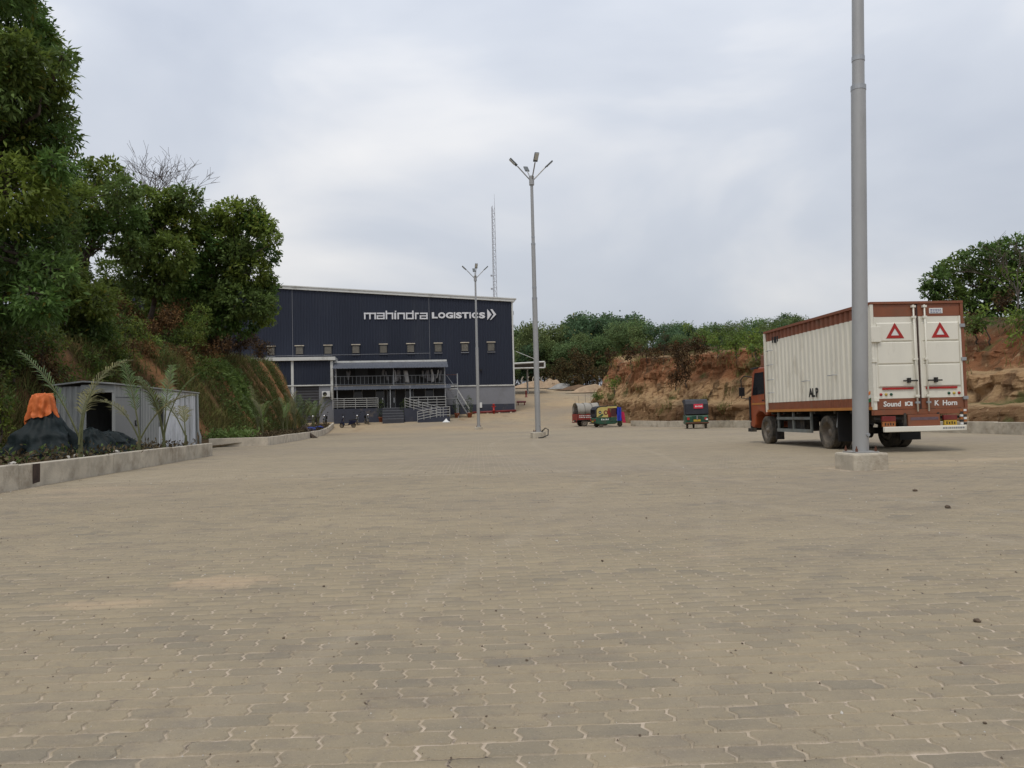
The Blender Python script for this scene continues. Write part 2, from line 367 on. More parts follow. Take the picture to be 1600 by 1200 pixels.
TRACKS = [(60, 30, 59.2, .16, .55, (.40,.342,.262)), (60, 30, 60.9, .16, .5, (.40,.342,.262)), (-70, 25, 72.3, .15, .5, (.40,.342,.262)), (-70, 25, 74.0, .15, .45, (.40,.342,.262)), (25, -10, 27.5, .14, .45, (.17,.15,.122)), (25, -10, 29.2, .14, .45, (.17,.15,.122)),
          (3.6, 8.2, 0, .16, .6, (.10,.088,.075)), (-1.2, 11.5, 0, .22, .6, (.10,.088,.075)), (8.2, 17.8, 0, .4, .6, (.10,.088,.075)), (-.7, 4.1, 0, .09, .5, (.11,.095,.08)), (2.2, 6.1, 0, .10, .5, (.11,.095,.08))]
PAVE_ROT = R(2.6); PAVE_FAR = 15.0
SAND_SPOTS = [(-2.05, 5.35, .42, .30, .9), (-2.55, 4.78, .45, .17, .85), (4.9, 9.6, .8, .25, .5), (1.5, 5.9, .3, .1, .45), (-7.4, 13.5, 1.3, .8, .55), (2.1, 3.3, .2, .12, .35), (7.2, 14.3, 2.2, .5, .5), (2.6, 12.4, 3.4, .06, .7), (9.5, 15.6, 3.0, .5, .6), (-6.5, 12.2, 1.6, .25, .6), (-1.0, 21, 2.4, .3, .5)]
paving('paver', True); paving('paving', False)
# ================================================================== SETTING: ground, paved yard, pavers
def color_attr(me, arr, name='tint'):
    a = me.color_attributes.new(name, 'FLOAT_COLOR', 'POINT')
    a.data.foreach_set('color', np.asarray(arr, dtype=np.float32).ravel())
def np_mesh(name, verts, faces, mats, tint=None, smooth=False):
    """verts (n,3); faces (m,k) of equal size k"""
    me = bpy.data.meshes.new(name); nv = len(verts); nf, k = faces.shape
    me.vertices.add(nv); me.vertices.foreach_set('co', np.asarray(verts, dtype=np.float32).ravel())
    me.loops.add(nf * k); me.loops.foreach_set('vertex_index', faces.astype(np.int32).ravel())
    me.polygons.add(nf); me.polygons.foreach_set('loop_start', np.arange(0, nf * k, k, dtype=np.int32))
    me.update(calc_edges=True)
    for q in (mats if isinstance(mats, list) else [mats]): me.materials.append(q)
    if tint is not None: color_attr(me, tint)
    if smooth: me.polygons.foreach_set('use_smooth', [True] * nf)
    return me
def link(name, me, parent=None):
    o = bpy.data.objects.new(name, me); C.objects.link(o)
    if parent: o.parent = parent
    return o

mb = MB()
ys = [-300, -60, 60, 68, 78, 88, 99, 110, 125, 140, 160, 200, 300, 600, 1500]
xs = [-1500, -400, -120, -40, 0, 40, 120, 400, 1500]
mb.grid([[(x, y, gz(y) - .06) for x in xs] for y in ys])
tag(mb.build('ground', M['soil'], fix=False), kind='structure')
mb = MB()
ys = [-12, 0, 6, 12, PAVE_FAR, 20, 30, 45, 60, 64, 68, 73, 78, 83, 88, 95, 102, 110, 118, 126, 134, 141]
xs = [-48, -30, -20, -12, -8, -4, 0, 4, 8, 12, 16, 20, 24]
mb.grid([[(x, y, gz(y)) for x in xs] for y in ys])
yard = tag(mb.build('paved_yard', M['paving'], fix=False), kind='structure')

# pole foundations are needed to leave the paving out under them
POLE = [unz(1346, 733), unz(841, 684.5), unz(748, 672.5)]
PL, PH = .225, .1125
def paver_rings(gap=.0016, inset=.010, amp=.0028, eamp=.0105):
    q = [(0,0),(PL/8,amp),(3*PL/8,-amp),(5*PL/8,amp),(7*PL/8,-amp),(PL,0)]
    pts = [(x, y) for x, y in q] + [(PL+eamp, PH*.33), (PL-eamp, PH*.67)] + [(x, PH+y) for x, y in reversed(q)] + [(-eamp, PH*.67), (eamp, PH*.33)]
    pts = np.array(pts); n = len(pts)
    def off(d):
        o = []
        for i in range(n):
            a, b, c = pts[i-1], pts[i], pts[(i+1) % n]
            t1 = (b-a)/np.linalg.norm(b-a); t2 = (c-b)/np.linalg.norm(c-b)
            n1_ = np.array([-t1[1], t1[0]]); n2_ = np.array([-t2[1], t2[0]]); m_ = n1_+n2_; m_ /= max(.5, np.linalg.norm(m_)); m_ /= max(.6, m_@n1_)
            o.append(b + m_*d)
        return np.array(o)
    return off(gap), off(inset)
ro, ri = paver_rings()
nP = len(ro)
T_V = np.concatenate([np.c_[ro - (PL/2, PH/2), np.full(nP, -.004)], np.c_[ri - (PL/2, PH/2), np.full(nP, .0048)]])
T_Q = np.array([(i, (i+1) % nP, nP+(i+1) % nP, nP+i) for i in range(nP)])
T_TOP = np.arange(nP, 2*nP)
ca, sa = math.cos(PAVE_ROT), math.sin(PAVE_ROT)
cells = []
for j in range(int(1.5/PH), int(18/PH)):
    for i in range(-70, 84):
        u = (i + .5*(j % 2)) * PL; v = j * PH
        x = u*ca - v*sa; y = u*sa + v*ca
        if y < 1.75 or y > PAVE_FAR - .1: continue
        if abs(x) > .70*y + 4.6: continue
        if x < -7.2 - .1153*y: continue
        if abs(x-POLE[0].x) < .5 and abs(y-POLE[0].y) < .5: continue
        cells.append((x, y, u, v))
def in_frame(x, y):
    d = Vector((x, y, 0)) - CAM; z = d.dot(_F); px = 800 + FPX*d.dot(_R)/z; py = 600 - FPX*d.dot(_U)/z
    return (0 < px < 1600 and py < 1196), z
vis = sorted([(in_frame(x, y)[1], k) for k, (x, y, u, v) in enumerate(cells) if in_frame(x, y)[0]])[:300]
near_ids = set(k for _, k in vis)
def tint_of(r_):
    dark = r_.uniform(.5, .95) if r_.random() < .10 else max(0, r_.gauss(.12, .16))
    return (dark, max(0, r_.gauss(.2, .3)))
variants = []
for k in range(14):
    bm_v = T_V.copy(); r_ = random.Random(k)
    bm_v[:, 2] += bm_v[:, 0]*r_.gauss(0, .010) + bm_v[:, 1]*r_.gauss(0, .012) + r_.gauss(0, .0007)
    me = bpy.data.meshes.new('paver'); me.from_pydata([tuple(p) for p in bm_v], [], [tuple(q) for q in T_Q] + [tuple(T_TOP)]); me.materials.append(M['paver'])
    bm_v[:, :2] += np.random.default_rng(k).normal(0, .0011, (2*nP, 2))
    d, g_ = tint_of(r_) if k > 2 else (.5+.15*k, 0)
    color_attr(me, [(d, g_, 1, 1)]*nP + [(d, g_, 0, 1)]*nP); variants.append(me)
wts = [.5, .5, .5] + [1]*11
for k in sorted(near_ids):
    x, y, u, v = cells[k]
    o = link('paver', rng.choices(variants, wts)[0], yard)
    o.location = (x, y, rng.uniform(0, .0012)); o.rotation_euler = (0, 0, PAVE_ROT + rng.gauss(0, .006) + (math.pi if rng.random() < .5 else 0))
rest = np.array([(x, y) for k, (x, y, u, v) in enumerate(cells) if k not in near_ids]); n = len(rest)
V = np.repeat(T_V[None], n, 0)
V[:, :, :2] += nrng.normal(0, .0011, (n, 2*nP, 2))
V[:, :, 2] += V[:, :, 0]*nrng.normal(0, .010, (n,1)) + V[:, :, 1]*nrng.normal(0, .012, (n,1)) + nrng.normal(.0005, .0008, (n,1))
th = PAVE_ROT + nrng.normal(0, .006, (n,1)); X = V[:, :, 0]*np.cos(th) - V[:, :, 1]*np.sin(th); Y = V[:, :, 0]*np.sin(th) + V[:, :, 1]*np.cos(th)
V[:, :, 0] = X + rest[:, :1]; V[:, :, 1] = Y + rest[:, 1:]
base = (np.arange(n)*2*nP)[:, None, None]
quads = (T_Q[None] + base).reshape(-1, 4)
# top faces: strips of quads across the paver (ring index i <-> mirrored index)
tops = np.array([(nP+a, nP+b, nP+c, nP+d) for a, b, c, d in ((12,13,14,15),(12,15,0,1),(1,2,11,12),(2,3,10,11),(3,4,9,10),(4,5,6,7),(4,7,8,9))])
tops = (tops[None] + base).reshape(-1, 4)
tn = np.zeros((n, 2*nP, 4), np.float32); tt = np.array([tint_of(rng) for _ in range(n)])
tn[:, :, 0] = tt[:, :1]; tn[:, :, 1] = tt[:, 1:]; tn[:, :nP, 2] = 1; tn[:, :, 3] = 1
me = np_mesh('pavers', V.reshape(-1, 3), np.concatenate([quads, tops]), M['paver'], tn.reshape(-1, 4))
tag(link('pavers', me, yard), kind='stuff')

# ------------------------------------------------------------------ earth materials
def earth(name, kind):
    m = bpy.data.materials.new(name); m.use_nodes = True; nt = m.node_tree; N = nt.nodes; L = nt.links
    b = N['Principled BSDF']; b.inputs['Roughness'].default_value = .95; b.inputs['Specular IOR Level'].default_value = .1
    g = N.new('ShaderNodeNewGeometry')
    def nz(scale, det=6, ro=.6, st=(1,1,1)):
        mp = N.new('ShaderNodeMapping'); mp.inputs['Scale'].default_value = st; L.new(g.outputs['Position'], mp.inputs['Vector'])
        n = N.new('ShaderNodeTexNoise'); n.inputs['Scale'].default_value = scale; n.inputs['Detail'].default_value = det; n.inputs['Roughness'].default_value = ro
        L.new(mp.outputs['Vector'], n.inputs['Vector']); return n.outputs['Fac']
    def ramp(src, stops):
        r = N.new('ShaderNodeValToRGB'); el = r.color_ramp.elements
        while len(el) < len(stops): el.new(.5)
        for e_, (p, c) in zip(el, stops): e_.position = p; e_.color = tuple(c) + (1,)
        L.new(src, r.inputs['Fac']); return r.outputs['Color']
    def mix(f, a, bb):
        x = N.new('ShaderNodeMix'); x.data_type = 'RGBA'
        if isinstance(f, float): x.inputs['Factor'].default_value = f
        else: L.new(f, x.inputs['Factor'])
        for s_, v in ((6, a), (7, bb)):
            if isinstance(v, tuple): x.inputs[s_].default_value = v + (1,)
            else: L.new(v, x.inputs[s_])
        return x.outputs[2]
    at = N.new('ShaderNodeAttribute'); at.attribute_name = 'tint'
    sep = N.new('ShaderNodeSeparateColor'); L.new(at.outputs['Color'], sep.inputs['Color'])
    B = lambda a, c: [(a, (0,0,0)), (c, (1,1,1))]
    if kind == 'cut':
        # R: layer coordinate 0..1 (foot to crest), G: flatness (bench), B: weathering
        ad = N.new('ShaderNodeMath'); ad.operation = 'MULTIPLY_ADD'; L.new(nz(.45, 6), ad.inputs[0]); ad.inputs[1].default_value = .22
        s_ = N.new('ShaderNodeMath'); s_.operation = 'SUBTRACT'; L.new(sep.outputs['Red'], s_.inputs[0]); s_.inputs[1].default_value = .11; L.new(s_.outputs[0], ad.inputs[2])
        col = ramp(ad.outputs[0], [(0, (.19,.125,.068)), (.25, (.215,.128,.066)), (.32, (.41,.275,.15)), (.56, (.40,.25,.132)), (.66, (.265,.125,.062)), (1, (.225,.092,.046))])
        col = mix(ramp(nz(1.6, 7, .65, (1,1,.22)), B(.47,.62)), col, (.17,.095,.05))
        col = mix(ramp(nz(3.1, 6, .6, (1,1,.12)), B(.58,.70)), col, (.42,.285,.16))
        col = mix(ramp(nz(.8, 6, .65, (1,1,.3)), B(.55,.66)), col, (.095,.062,.036))
        fl = N.new('ShaderNodeMath'); fl.operation = 'MULTIPLY'; L.new(sep.outputs['Green'], fl.inputs[0]); L.new(ramp(nz(1.2, 5), B(.3,.55)), fl.inputs[1])
        col = mix(fl.outputs[0], col, (.40,.275,.15))
        col = mix(ramp(nz(.35, 6, .65), B(.58,.66)), col, (.115,.115,.045))
        col = mix(sep.outputs['Blue'], col, ramp(nz(.7, 6, .65), [(.35, (.055,.05,.022)), (.55, (.115,.075,.04)), (.7, (.20,.115,.06))]))
    else:
        col = ramp(nz(.9, 7, .65, (1,1,.5)), [(.3, (.085,.058,.032)), (.5, (.165,.092,.046)), (.7, (.26,.135,.064))])
        col = mix(ramp(nz(.5, 6, .6), B(.45,.6)), col, (.055,.052,.022))
        mg = N.new('ShaderNodeMath'); mg.operation = 'MULTIPLY'; L.new(sep.outputs['Red'], mg.inputs[0]); L.new(ramp(nz(2.2, 4, .6), B(.25,.5)), mg.inputs[1])
        col = mix(mg.outputs[0], col, (.34,.172,.078))
        col = mix(sep.outputs['Green'], col, (.075,.055,.03))
    L.new(col, b.inputs['Base Color'])
    bp = N.new('ShaderNodeBump'); bp.inputs['Strength'].default_value = .9; bp.inputs['Distance'].default_value = .22
    L.new(nz(3.4, 10, .75, (1,1,.55)), bp.inputs['Height']); L.new(bp.outputs['Normal'], b.inputs['Normal'])
    M[name] = m
earth('cut_earth', 'cut'); earth('hill_earth', 'hill')

# ------------------------------------------------------------------ left hillside
def wall_x(y): return -7.36 - .1153*y
KERB2 = [(-14.3, 36.1), (-11.8, 37.0), (-12.6, 45.0), (-14.5, 58.0), (-17.9, 77.0)]
_kin = [(y, x) for x, y in KERB2[1:]]
def inner_x(y):
    if y < 26.7: return wall_x(y) - .18
    if y < 28: return wall_x(26.7) - .18 + (-13.6 - wall_x(26.7)) * (y-26.7)/1.3
    if y < 36: return -13.8
    if y < 37.2: return -13.8 + (-12.0 + 13.8)*(y-36)/1.2
    return lerp(_kin, y) - .2
_foot = [(-5, -13.5), (12, -14.6), (22, -16.4), (34, -16.8), (40, -15.2), (55, -16.9), (70, -18.9), (76, -19.8)]
_crest = [(-5, -17.5), (12, -18.5), (22, -20.0), (34, -19.2), (40, -18.2), (55, -20.6), (70, -22.0), (76, -22.8)]
_ch = [(-5, 4.8), (22, 4.8), (40, 4.8), (55, 5.6), (70, 6.6), (76, 6.8)]
def soil_z(y): return .36 if y < 26.7 else (.36 - .3*(y-26.7) if y < 27.7 else (.06 if y < 36 else (.06+.3*(y-36)/1.2 if y < 37.2 else .34 + gz(y))))
def hill_pt(y, t):
    """t<0: planter strip (-1..0), 0..1 slope, >1 plateau"""
    fx, cx, ch = lerp(_foot, y), lerp(_crest, y), lerp(_ch, y)
    end = 1.0 if y < 71.5 else max(0.0, 1 - (y-71.5)/3.0)
    end = end*end*(3-2*end)
    z0 = soil_z(y)
    if t <= 0:
        ix = inner_x(y); x = fx + (ix-fx)*(-t); z = z0 + .06*noise.noise((x*1.3, y*1.3, 0)) * (1 if t > -.99 else 0) - (.0 if t > -.99 else .02)
        return Vector((x, y, z))
    if t <= 1:
        p = t*t*(3-2*t)*.45 + t*.55
        x = fx + (cx-fx)*t; z = z0 + (ch-z0)*p
        rill = noise.noise((y*.75 + t*.9, 3.1, t*.5))*.5 + noise.noise((y*1.9 + t*1.3, 9.1, t*.9))*.28 + .25*fbm((x*.5, y*.5, z*.5), 3)
        k = math.sin(math.pi*min(1, t*1.05))**.6 if t < .95 else .35
        x += rill*.55*k; z += rill*.35*k
    else:
        d = (t-1)*30
        x = cx - d; z = ch + .10*d*(1 if d < 14 else 14/d) + .5*fbm((x*.13, y*.13, 2), 3)*min(1, d/2)
    g0 = gz(y) - .2
    return Vector((x, y, g0 + (z-g0)*end))
Ys = np.arange(-5, 76.01, .45); Ts = [-1.0, -.66, -.33] + list(np.linspace(0, 1, 22)) + [1.03, 1.07, 1.13, 1.2, 1.3, 1.45, 1.65, 1.9, 2.2]
rows = []; tint = []
for y in Ys:
    r_ = []
    for t in Ts:
        p = hill_pt(float(y), t); r_.append(p)
        bare = 0
        if 0 < t < 1.02:
            bare = max(0, noise.noise((y*.75 + t*.9, 3.1, t*.5))*2.2 - .15)
            bare *= 1.0 if y > 33 else .0  # no orange on the near bank: tree shade put into its colour
        tint.append((min(1, bare), .7 if t <= 0 else 0, 0, 1))
    rows.append(r_)
mb = MB(); mb.grid(rows)
hill = mb.build('hillside', M['hill_earth'], fix=False, smooth=True); color_attr(hill.data, tint); tag(hill, kind='structure')

# ------------------------------------------------------------------ right cut bank
PATH = [(8.6, 92), (8.4, 82), (9.2, 74), (11.6, 67.5), (13.6, 62), (17.2, 53), (19.4, 42), (20.6, 30), (21.6, 20), (23, 10), (25, -2)]
def path_len():
    s = [0]
    for (a, b) in zip(PATH, PATH[1:]): s.append(s[-1] + math.dist(a, b))
    return s
_S = path_len()
def path_at(s):
    for i in range(len(_S)-1):
        if s <= _S[i+1] or i == len(_S)-2:
            t = (s-_S[i])/(_S[i+1]-_S[i]); a, b = PATH[i], PATH[i+1]
            return Vector((a[0]+(b[0]-a[0])*t, a[1]+(b[1]-a[1])*t, 0)), Vector((b[0]-a[0], b[1]-a[1], 0)).normalized()
def path_s(s):
    # smoothed
    P = Vector((0,0,0)); D = Vector((0,0,0))
    for k in (-2.5, -1.2, 0, 1.2, 2.5):
        p, d = path_at(min(max(s+k, 0), _S[-1])); P += p; D += d
    return P/5, D.normalized()
PROF_A = [(0,0), (.15,.25), (.30,.7), (.40,1.1), (.55,1.55), (.75,1.8), (1.3,1.95), (1.75,2.1), (2.0,2.5), (2.35,3.0), (2.75,3.5), (3.1,3.85), (3.35,4.2), (3.5,4.7), (3.65,5.2), (3.8,5.7), (3.95,6.0), (4.3,6.2), (5.5,6.3), (8,6.45), (12,6.7), (20,7.3), (34,8.2), (60,9.5)]
PROF_B = [(0,0), (.1,.3), (.2,.65), (.3,.95), (.5,1.15), (1.4,1.25), (2.6,1.35), (2.9,1.55), (3.05,1.9), (3.2,2.3), (3.35,2.65), (3.7,2.8), (4.6,2.9), (4.85,3.15), (5.0,3.5), (5.15,3.85), (5.4,4.1), (6.2,4.25), (7.5,4.4), (9,4.8), (13,5.6), (20,6.6), (34,8), (60,9.5)]
PROF_C = [(0,0), (.3,.35), (.6,.8), (.85,1.25), (1.1,1.7), (1.3,2.1), (1.5,2.5), (1.7,2.9), (1.85,3.3), (2.0,3.7), (2.12,4.1), (2.25,4.5), (2.4,4.9), (2.5,5.2), (2.6,5.5), (2.72,5.8), (2.9,6.0), (3.3,6.1), (5.0,6.3), (8,6.45), (12,6.7), (20,7.3), (34,8.2), (60,9.5)]
def sub(prof, n=3):
    o = []
    for a, b in zip(prof, prof[1:]):
        k = n if b[0] < 7 else 2
        for i in range(k): o.append((a[0]+(b[0]-a[0])*i/k, a[1]+(b[1]-a[1])*i/k))
    return o + [prof[-1]]
PA, PB, PC = sub(PROF_A), sub(PROF_B), sub(PROF_C)
# the number of subdivisions can differ, so resample all to the same count by index
nn = min(len(PA), len(PB), len(PC))
def res(p): return [p[round(i*(len(p)-1)/(nn-1))] for i in range(nn)]
PA, PB, PC = res(PA), res(PB), res(PC)
rows = []; tint = []
S_of = np.arange(0, _S[-1], .17)
def bank_pt(s, j):
    P, D = path_s(s); nrm = Vector((-D.y, D.x, 0))
    y = P.y
    wb = min(1, max(0, (52-y)/14)); wc = min(1, max(0, (y-64)/6)); wa = 1-wb-wc if wb+wc < 1 else 0
    d = PA[j][0]*wa + PB[j][0]*wb + PC[j][0]*wc; z = PA[j][1]*wa + PB[j][1]*wb + PC[j][1]*wc
    sc = 1 + .10*noise.noise((s*.12, 4, 0)); z *= sc
    mound = max(0, 1-abs(y-37)/7.5)**.8 * max(0, 1-abs(d-10.5)/5)**.7
    z += mound*2.6*(1 + .3*noise.noise((s*.5, d*.5, 0)))
    groove = noise.noise((s*.9, 0, z*.10))*.38 + noise.noise((s*2.3, 5, z*.22))*.24 + abs(noise.noise((s*.45, 8, z*.1)))*.5 + abs(noise.noise((s*1.6, 3, z*.15)))*.35 + noise.noise((s*4.6, 2, z*.7))*.14 + noise.noise((s*3.1, 6, z*3.4))*.12
    k = 1 if d < 6 else max(0, 1-(d-6)/4)
    foot = min(1, z/.5)
    d2 = d + groove*k*foot*1.1 + .5*fbm((P.x*.6, P.y*.6, z*.9), 5)*k*foot
    z2 = z + (.16*fbm((s*.7, d*1.2, 1), 4) if d > .4 else 0) * min(1, .4+d*.2) + (0 if d < 5 else .5*fbm((s*.2, d*.2, 7), 3))
    q = P + nrm*d2
    fade = min(1, max(0, (s)/4))
    g0 = gz(y) - .15
    zz = g0*(1 if j else 1) + z2*(.35+.65*fade) if d < 40 else z2
    return Vector((q.x, q.y, zz)), d, z, z/6.2/ (1 if wb < .5 else .8)
# path runs away -> near: the left-hand normal of the direction points to +x
for s in S_of:
    r_ = []
    for j in range(nn):
        p, d, z, lay = bank_pt(float(s), j); r_.append(p)
        slope = 0
        if 0 < j < nn-1:
            a = PA[j-1]; b = PA[j+1]
            if p.y < 45: a = PB[j-1]; b = PB[j+1]
            slope = max(0, 1 - abs((b[1]-a[1])/max(.01, b[0]-a[0]))*1.4)
        tint.append((min(1, max(0, lay)), slope*(1 if d < 5 else 0), min(1, max(0, (d-(4.1 if p.y > 50 else 6.6))/1.2)), 1))
    rows.append(r_)
mb = MB(); mb.grid(rows)
cut = mb.build('cut_bank', M['cut_earth'], fix=False); color_attr(cut.data, tint); tag(cut, kind='structure')
BANK_ROWS = rows

# ------------------------------------------------------------------ concrete walls and kerbs
def wall_run(name, pts, w_, h, m_, label, zf=lambda y: 0.0, cat='wall', cap=None):
    t = thing(name, label, cat, (pts[0][0], pts[0][1], zf(pts[0][1]))); o = Vector(t.location)
    t['kind'] = 'thing'
    pts = [Vector((a, b, 0)) for a, b in pts]
    for i, (a, b) in enumerate(zip(pts, pts[1:])):
        d = (b-a); n_ = max(1, round(d.length/ (4.2 if h > .3 else 3)))
        dr = d.normalized(); s_ = Vector((-dr.y, dr.x, 0))
        for k in range(n_):
            p, q = a + d*(k/n_) + dr*.004, a + d*((k+1)/n_) - dr*.004
            if k == n_-1 and i < len(pts)-2: q = q + dr*.004
            mb = MB(); P = []
            jz = rng.gauss(0, .006)
            for zz in (-.12, h + jz):
                for e_, sd in ((p, 0), (q, 0), (q, w_), (p, w_)):
                    c_ = e_ + s_*sd; P.append((c_.x-o.x, c_.y-o.y, zf(c_.y)+zz-o.z))
            mb.add(P, [(3,2,1,0),(4,5,6,7),(0,1,5,4),(1,2,6,5),(2,3,7,6),(3,0,4,7)])
            mb.build('wall_section', m_, t, bevel=.018)
    return t
lw = wall_run('retaining_wall', [(wall_x(-3), -3), (wall_x(26.7), 26.7)], .2, .45, M['concrete'], 'long low concrete retaining wall in front of the grey container cabin')
p0 = Vector((wall_x(14.6), 14.6, 0)); dr = Vector((-.1153, 1, 0)).normalized(); o0 = Vector(lw.location)
mb = MB(); nrm = Vector((dr.y, -dr.x, 0))
for (u0, u1, z0, z1) in ((-.16, .12, .06, .43), (-.1, .15, .03, .2)):
    q = [p0+dr*u0+nrm*.004, p0+dr*u1+nrm*.004]
    mb.add([(q[0].x-o0.x, q[0].y-o0.y, z0), (q[1].x-o0.x, q[1].y-o0.y, z0+.02), (q[1].x-o0.x+nrm.x*.002, q[1].y-o0.y+nrm.y*.002, z1), (q[0].x-o0.x+nrm.x*.002, q[0].y-o0.y+nrm.y*.002, z1)], [(0,1,2,3)])
    break
mb.build('dark_patch', mat('patch_brown', (.05,.032,.024), .9, .4, 9), lw)
wall_run('kerb_wall', [(x, y) for x, y in KERB2], .2, .42, M['concrete_pale'], 'curved pale concrete planter kerb along the foot of the grassy bank', zf=gz)
KR = [(10.0, 64.3), (12.2, 59.0), (15.4, 50.9), (17.2, 40), (18.3, 29), (19.0, 18), (19.6, 6)]
wall_run('kerb_wall', list(reversed(KR)), .2, .46, M['concrete'], 'low concrete kerb wall at the foot of the cut orange earth bank', zf=gz)
# ================================================================== WAREHOUSE
TH = R(8.0)
BC = uny(804.5, 643, 88.0)                      # right-hand front corner at the ground
bex, bey = Vector((math.cos(TH), math.sin(TH), 0)), Vector((-math.sin(TH), math.cos(TH), 0))
BO = Vector((BC.x, BC.y, 0))
def fac(px, py, off=0.0):
    """pixel -> (local x, z) on the facade plane, or on a plane `off` metres in front of it"""
    d = ray(px, py); t = ((BO - CAM).dot(bey) - off) / d.dot(bey); p = CAM + d*t
    return (p - BO).dot(bex), p.z
def corr(mb, x0, x1, zb, zt, y, pitch=.3, depth=.035):
    """standing-seam sheet facing -y: zb, zt are functions of x"""
    xs = []; x = x0; k = 0
    prof = [(0, 0), (.35, 0), (.45, -depth), (.9, -depth), (1.0, 0)]
    while x < x1 - 1e-6:
        for a, dd in prof[:-1]:
            q = x + a*pitch
            if q < x1: xs.append((q, dd))
        x += pitch
    xs.append((x1, 0))
    mb.grid([[(q, y+dd, zb(q)) for q, dd in xs], [(q, y+dd, zt(q)) for q, dd in xs]])
wh = thing('warehouse', 'large dark blue corrugated metal warehouse with white lettering and louvre vents', 'warehouse', (BO.x, BO.y, 0), TH)
xr, zr = fac(802, 468); xl, zl = fac(430, 447); sl_ = (zl-zr)/(xl-xr)
X_L = -52.0; X_RIDGE = -31.0
zt_top = lambda x: zr + sl_*(max(x, X_RIDGE) - xr) - max(0, X_RIDGE-x)*sl_*-1.0*0 - (sl_*-1)*max(0, X_RIDGE-x)
_, zp = fac(700, 603.0); 
seams = [X_L, fac(457, 500)[0], fac(671, 520)[0], -.12]
for a, b in zip(seams, seams[1:]):
    mb = MB(); corr(mb, a+.01, b-.01, lambda q: zp, lambda q: zt_top(q)-.05, -.03)
    mb.build('wall_sheet', M['facade'], wh, fix=False)
for q in seams[1:3]:
    mb = MB(); mb.box(q-.02, q+.02, -.08, -.02, zp+2.9, zt_top(q)-.2); mb.build('seam_strip', M['facade_low'], wh)
mb = MB(); _, zb2 = fac(760, 631.5)
mb.box(-40, -.02, -.02, .2, zb2, zp-.02); mb.build('base_wall', M['facade_low'], wh)
mb = MB(); mb.box(-40, -.02, -.05, .2, 0, zb2-.005); mb.build('base_band', M['facade_base'], wh)
mb = MB(); mb.box(-40, -.02, -.12, .0, zp-.10, zp+.03); mb.build('drip_flashing', M['trim'], wh)
mb = MB(); mb.prism([(X_L, zt_top(X_L)-.28), (X_RIDGE, zt_top(X_RIDGE)-.28), (.25, zt_top(.25)-.28), (.25, zt_top(.25)+.02), (X_RIDGE, zt_top(X_RIDGE)+.02), (X_L, zt_top(X_L)+.02)], 'y', -.24, .1)
mb.build('roof_trim', M['trim'], wh)
mb = MB(); mb.prism([(X_L, zt_top(X_L)), (X_RIDGE, zt_top(X_RIDGE)), (.45, zt_top(.45)), (.45, zt_top(.45)+.12), (X_RIDGE, zt_top(X_RIDGE)+.12), (X_L, zt_top(X_L)+.12)], 'y', -.30, 60)
mb.build('roof', M['trim'], wh)
mb = MB(); mb.box(-.10, .06, -.10, .12, zp-.1, zt_top(0)-.28); mb.build('corner_trim', M['trim'], wh)
mb = MB(); mb.prism([(.02, zp+.0), (60, zp), (60, zt_top(0)-.3), (.02, zt_top(0)-.3)], 'x', -.2, -.03); mb.build('side_wall', M['facade'], wh)
mb = MB(); mb.box(-.22, -.01, .2, 60, -.5, zp); mb.build('side_base', M['facade_low'], wh)
for yy, m_ in ((1.2, 'trim'), (9.0, 'trim')):
    mb = MB(); mb.tube([(.16, yy, gz(90)-.2), (.16, yy, zt_top(0)-1.6)], .09, 10); mb.box(.0, .3, yy-.14, yy+.14, zt_top(0)-1.6, zt_top(0)-1.2)
    mb.build('downpipe', M[m_], wh)
# louvre vents
def louvre(px, py0, py1, full):
    x, z1 = fac(px, py0); _, z0 = fac(px, py1); hw = .43
    mb = MB(); mb.box(x-hw+.06, x+hw-.06, -.07, -.035, z0+.12, z1-.08); f = mb.build('louvre', M['dark_wall'], wh)
    for a, b, c, d in ((x-hw, x-hw+.06, z0, z1-.1), (x+hw-.06, x+hw, z0, z1-.1)):
        mb = MB(); mb.box(a, b, -.14, -.03, c, d); mb.build('frame_side', M['dark_wall'], f)
    mb = MB(); mb.box(x-hw-.07, x+hw+.07, -.22, -.02, z1-.1, z1); mb.build('hood', M['concrete_pale'], f)
    mb = MB(); mb.box(x-hw-.03, x+hw+.03, -.17, -.03, z0-.10, z0-.02); mb.build('sill', M['facade_low'], f)
    mb = MB(); n_ = 7
    for k in range(n_):
        zc = z0+.12+(z1-.2-z0-.12)*(k+.5)/n_
        mb.add([(x-hw+.07, -.155, zc-.03), (x+hw-.07, -.155, zc-.03), (x+hw-.07, -.105, zc+.022), (x-hw+.07, -.105, zc+.022)], [(0,1,2,3)])
    tag(mb.build('slats', mat('slat_tan', (.27,.245,.20), .7, .15, 4) if 'slat_tan' not in M else M['slat_tan'], f, fix=False), kind='stuff')
for k, px in enumerate((423.5, 468, 512.5, 556, 599, 641.5, 684.5, 726, 767)):
    yb = 541.5 + (423.5-px)/(423.5-767)*-6.5 if False else 541 - (px-423.5)*.0190
    louvre(px, yb-.5, yb+15, True)
# thin conduit below the vents
a = fac(425, 556.5); b = fac(672, 552)
mb = MB(); mb.tube([(a[0], -.06, a[1]), (b[0], -.06, b[1])], .03, 6); mb.build('conduit', M['facade_low'], wh)
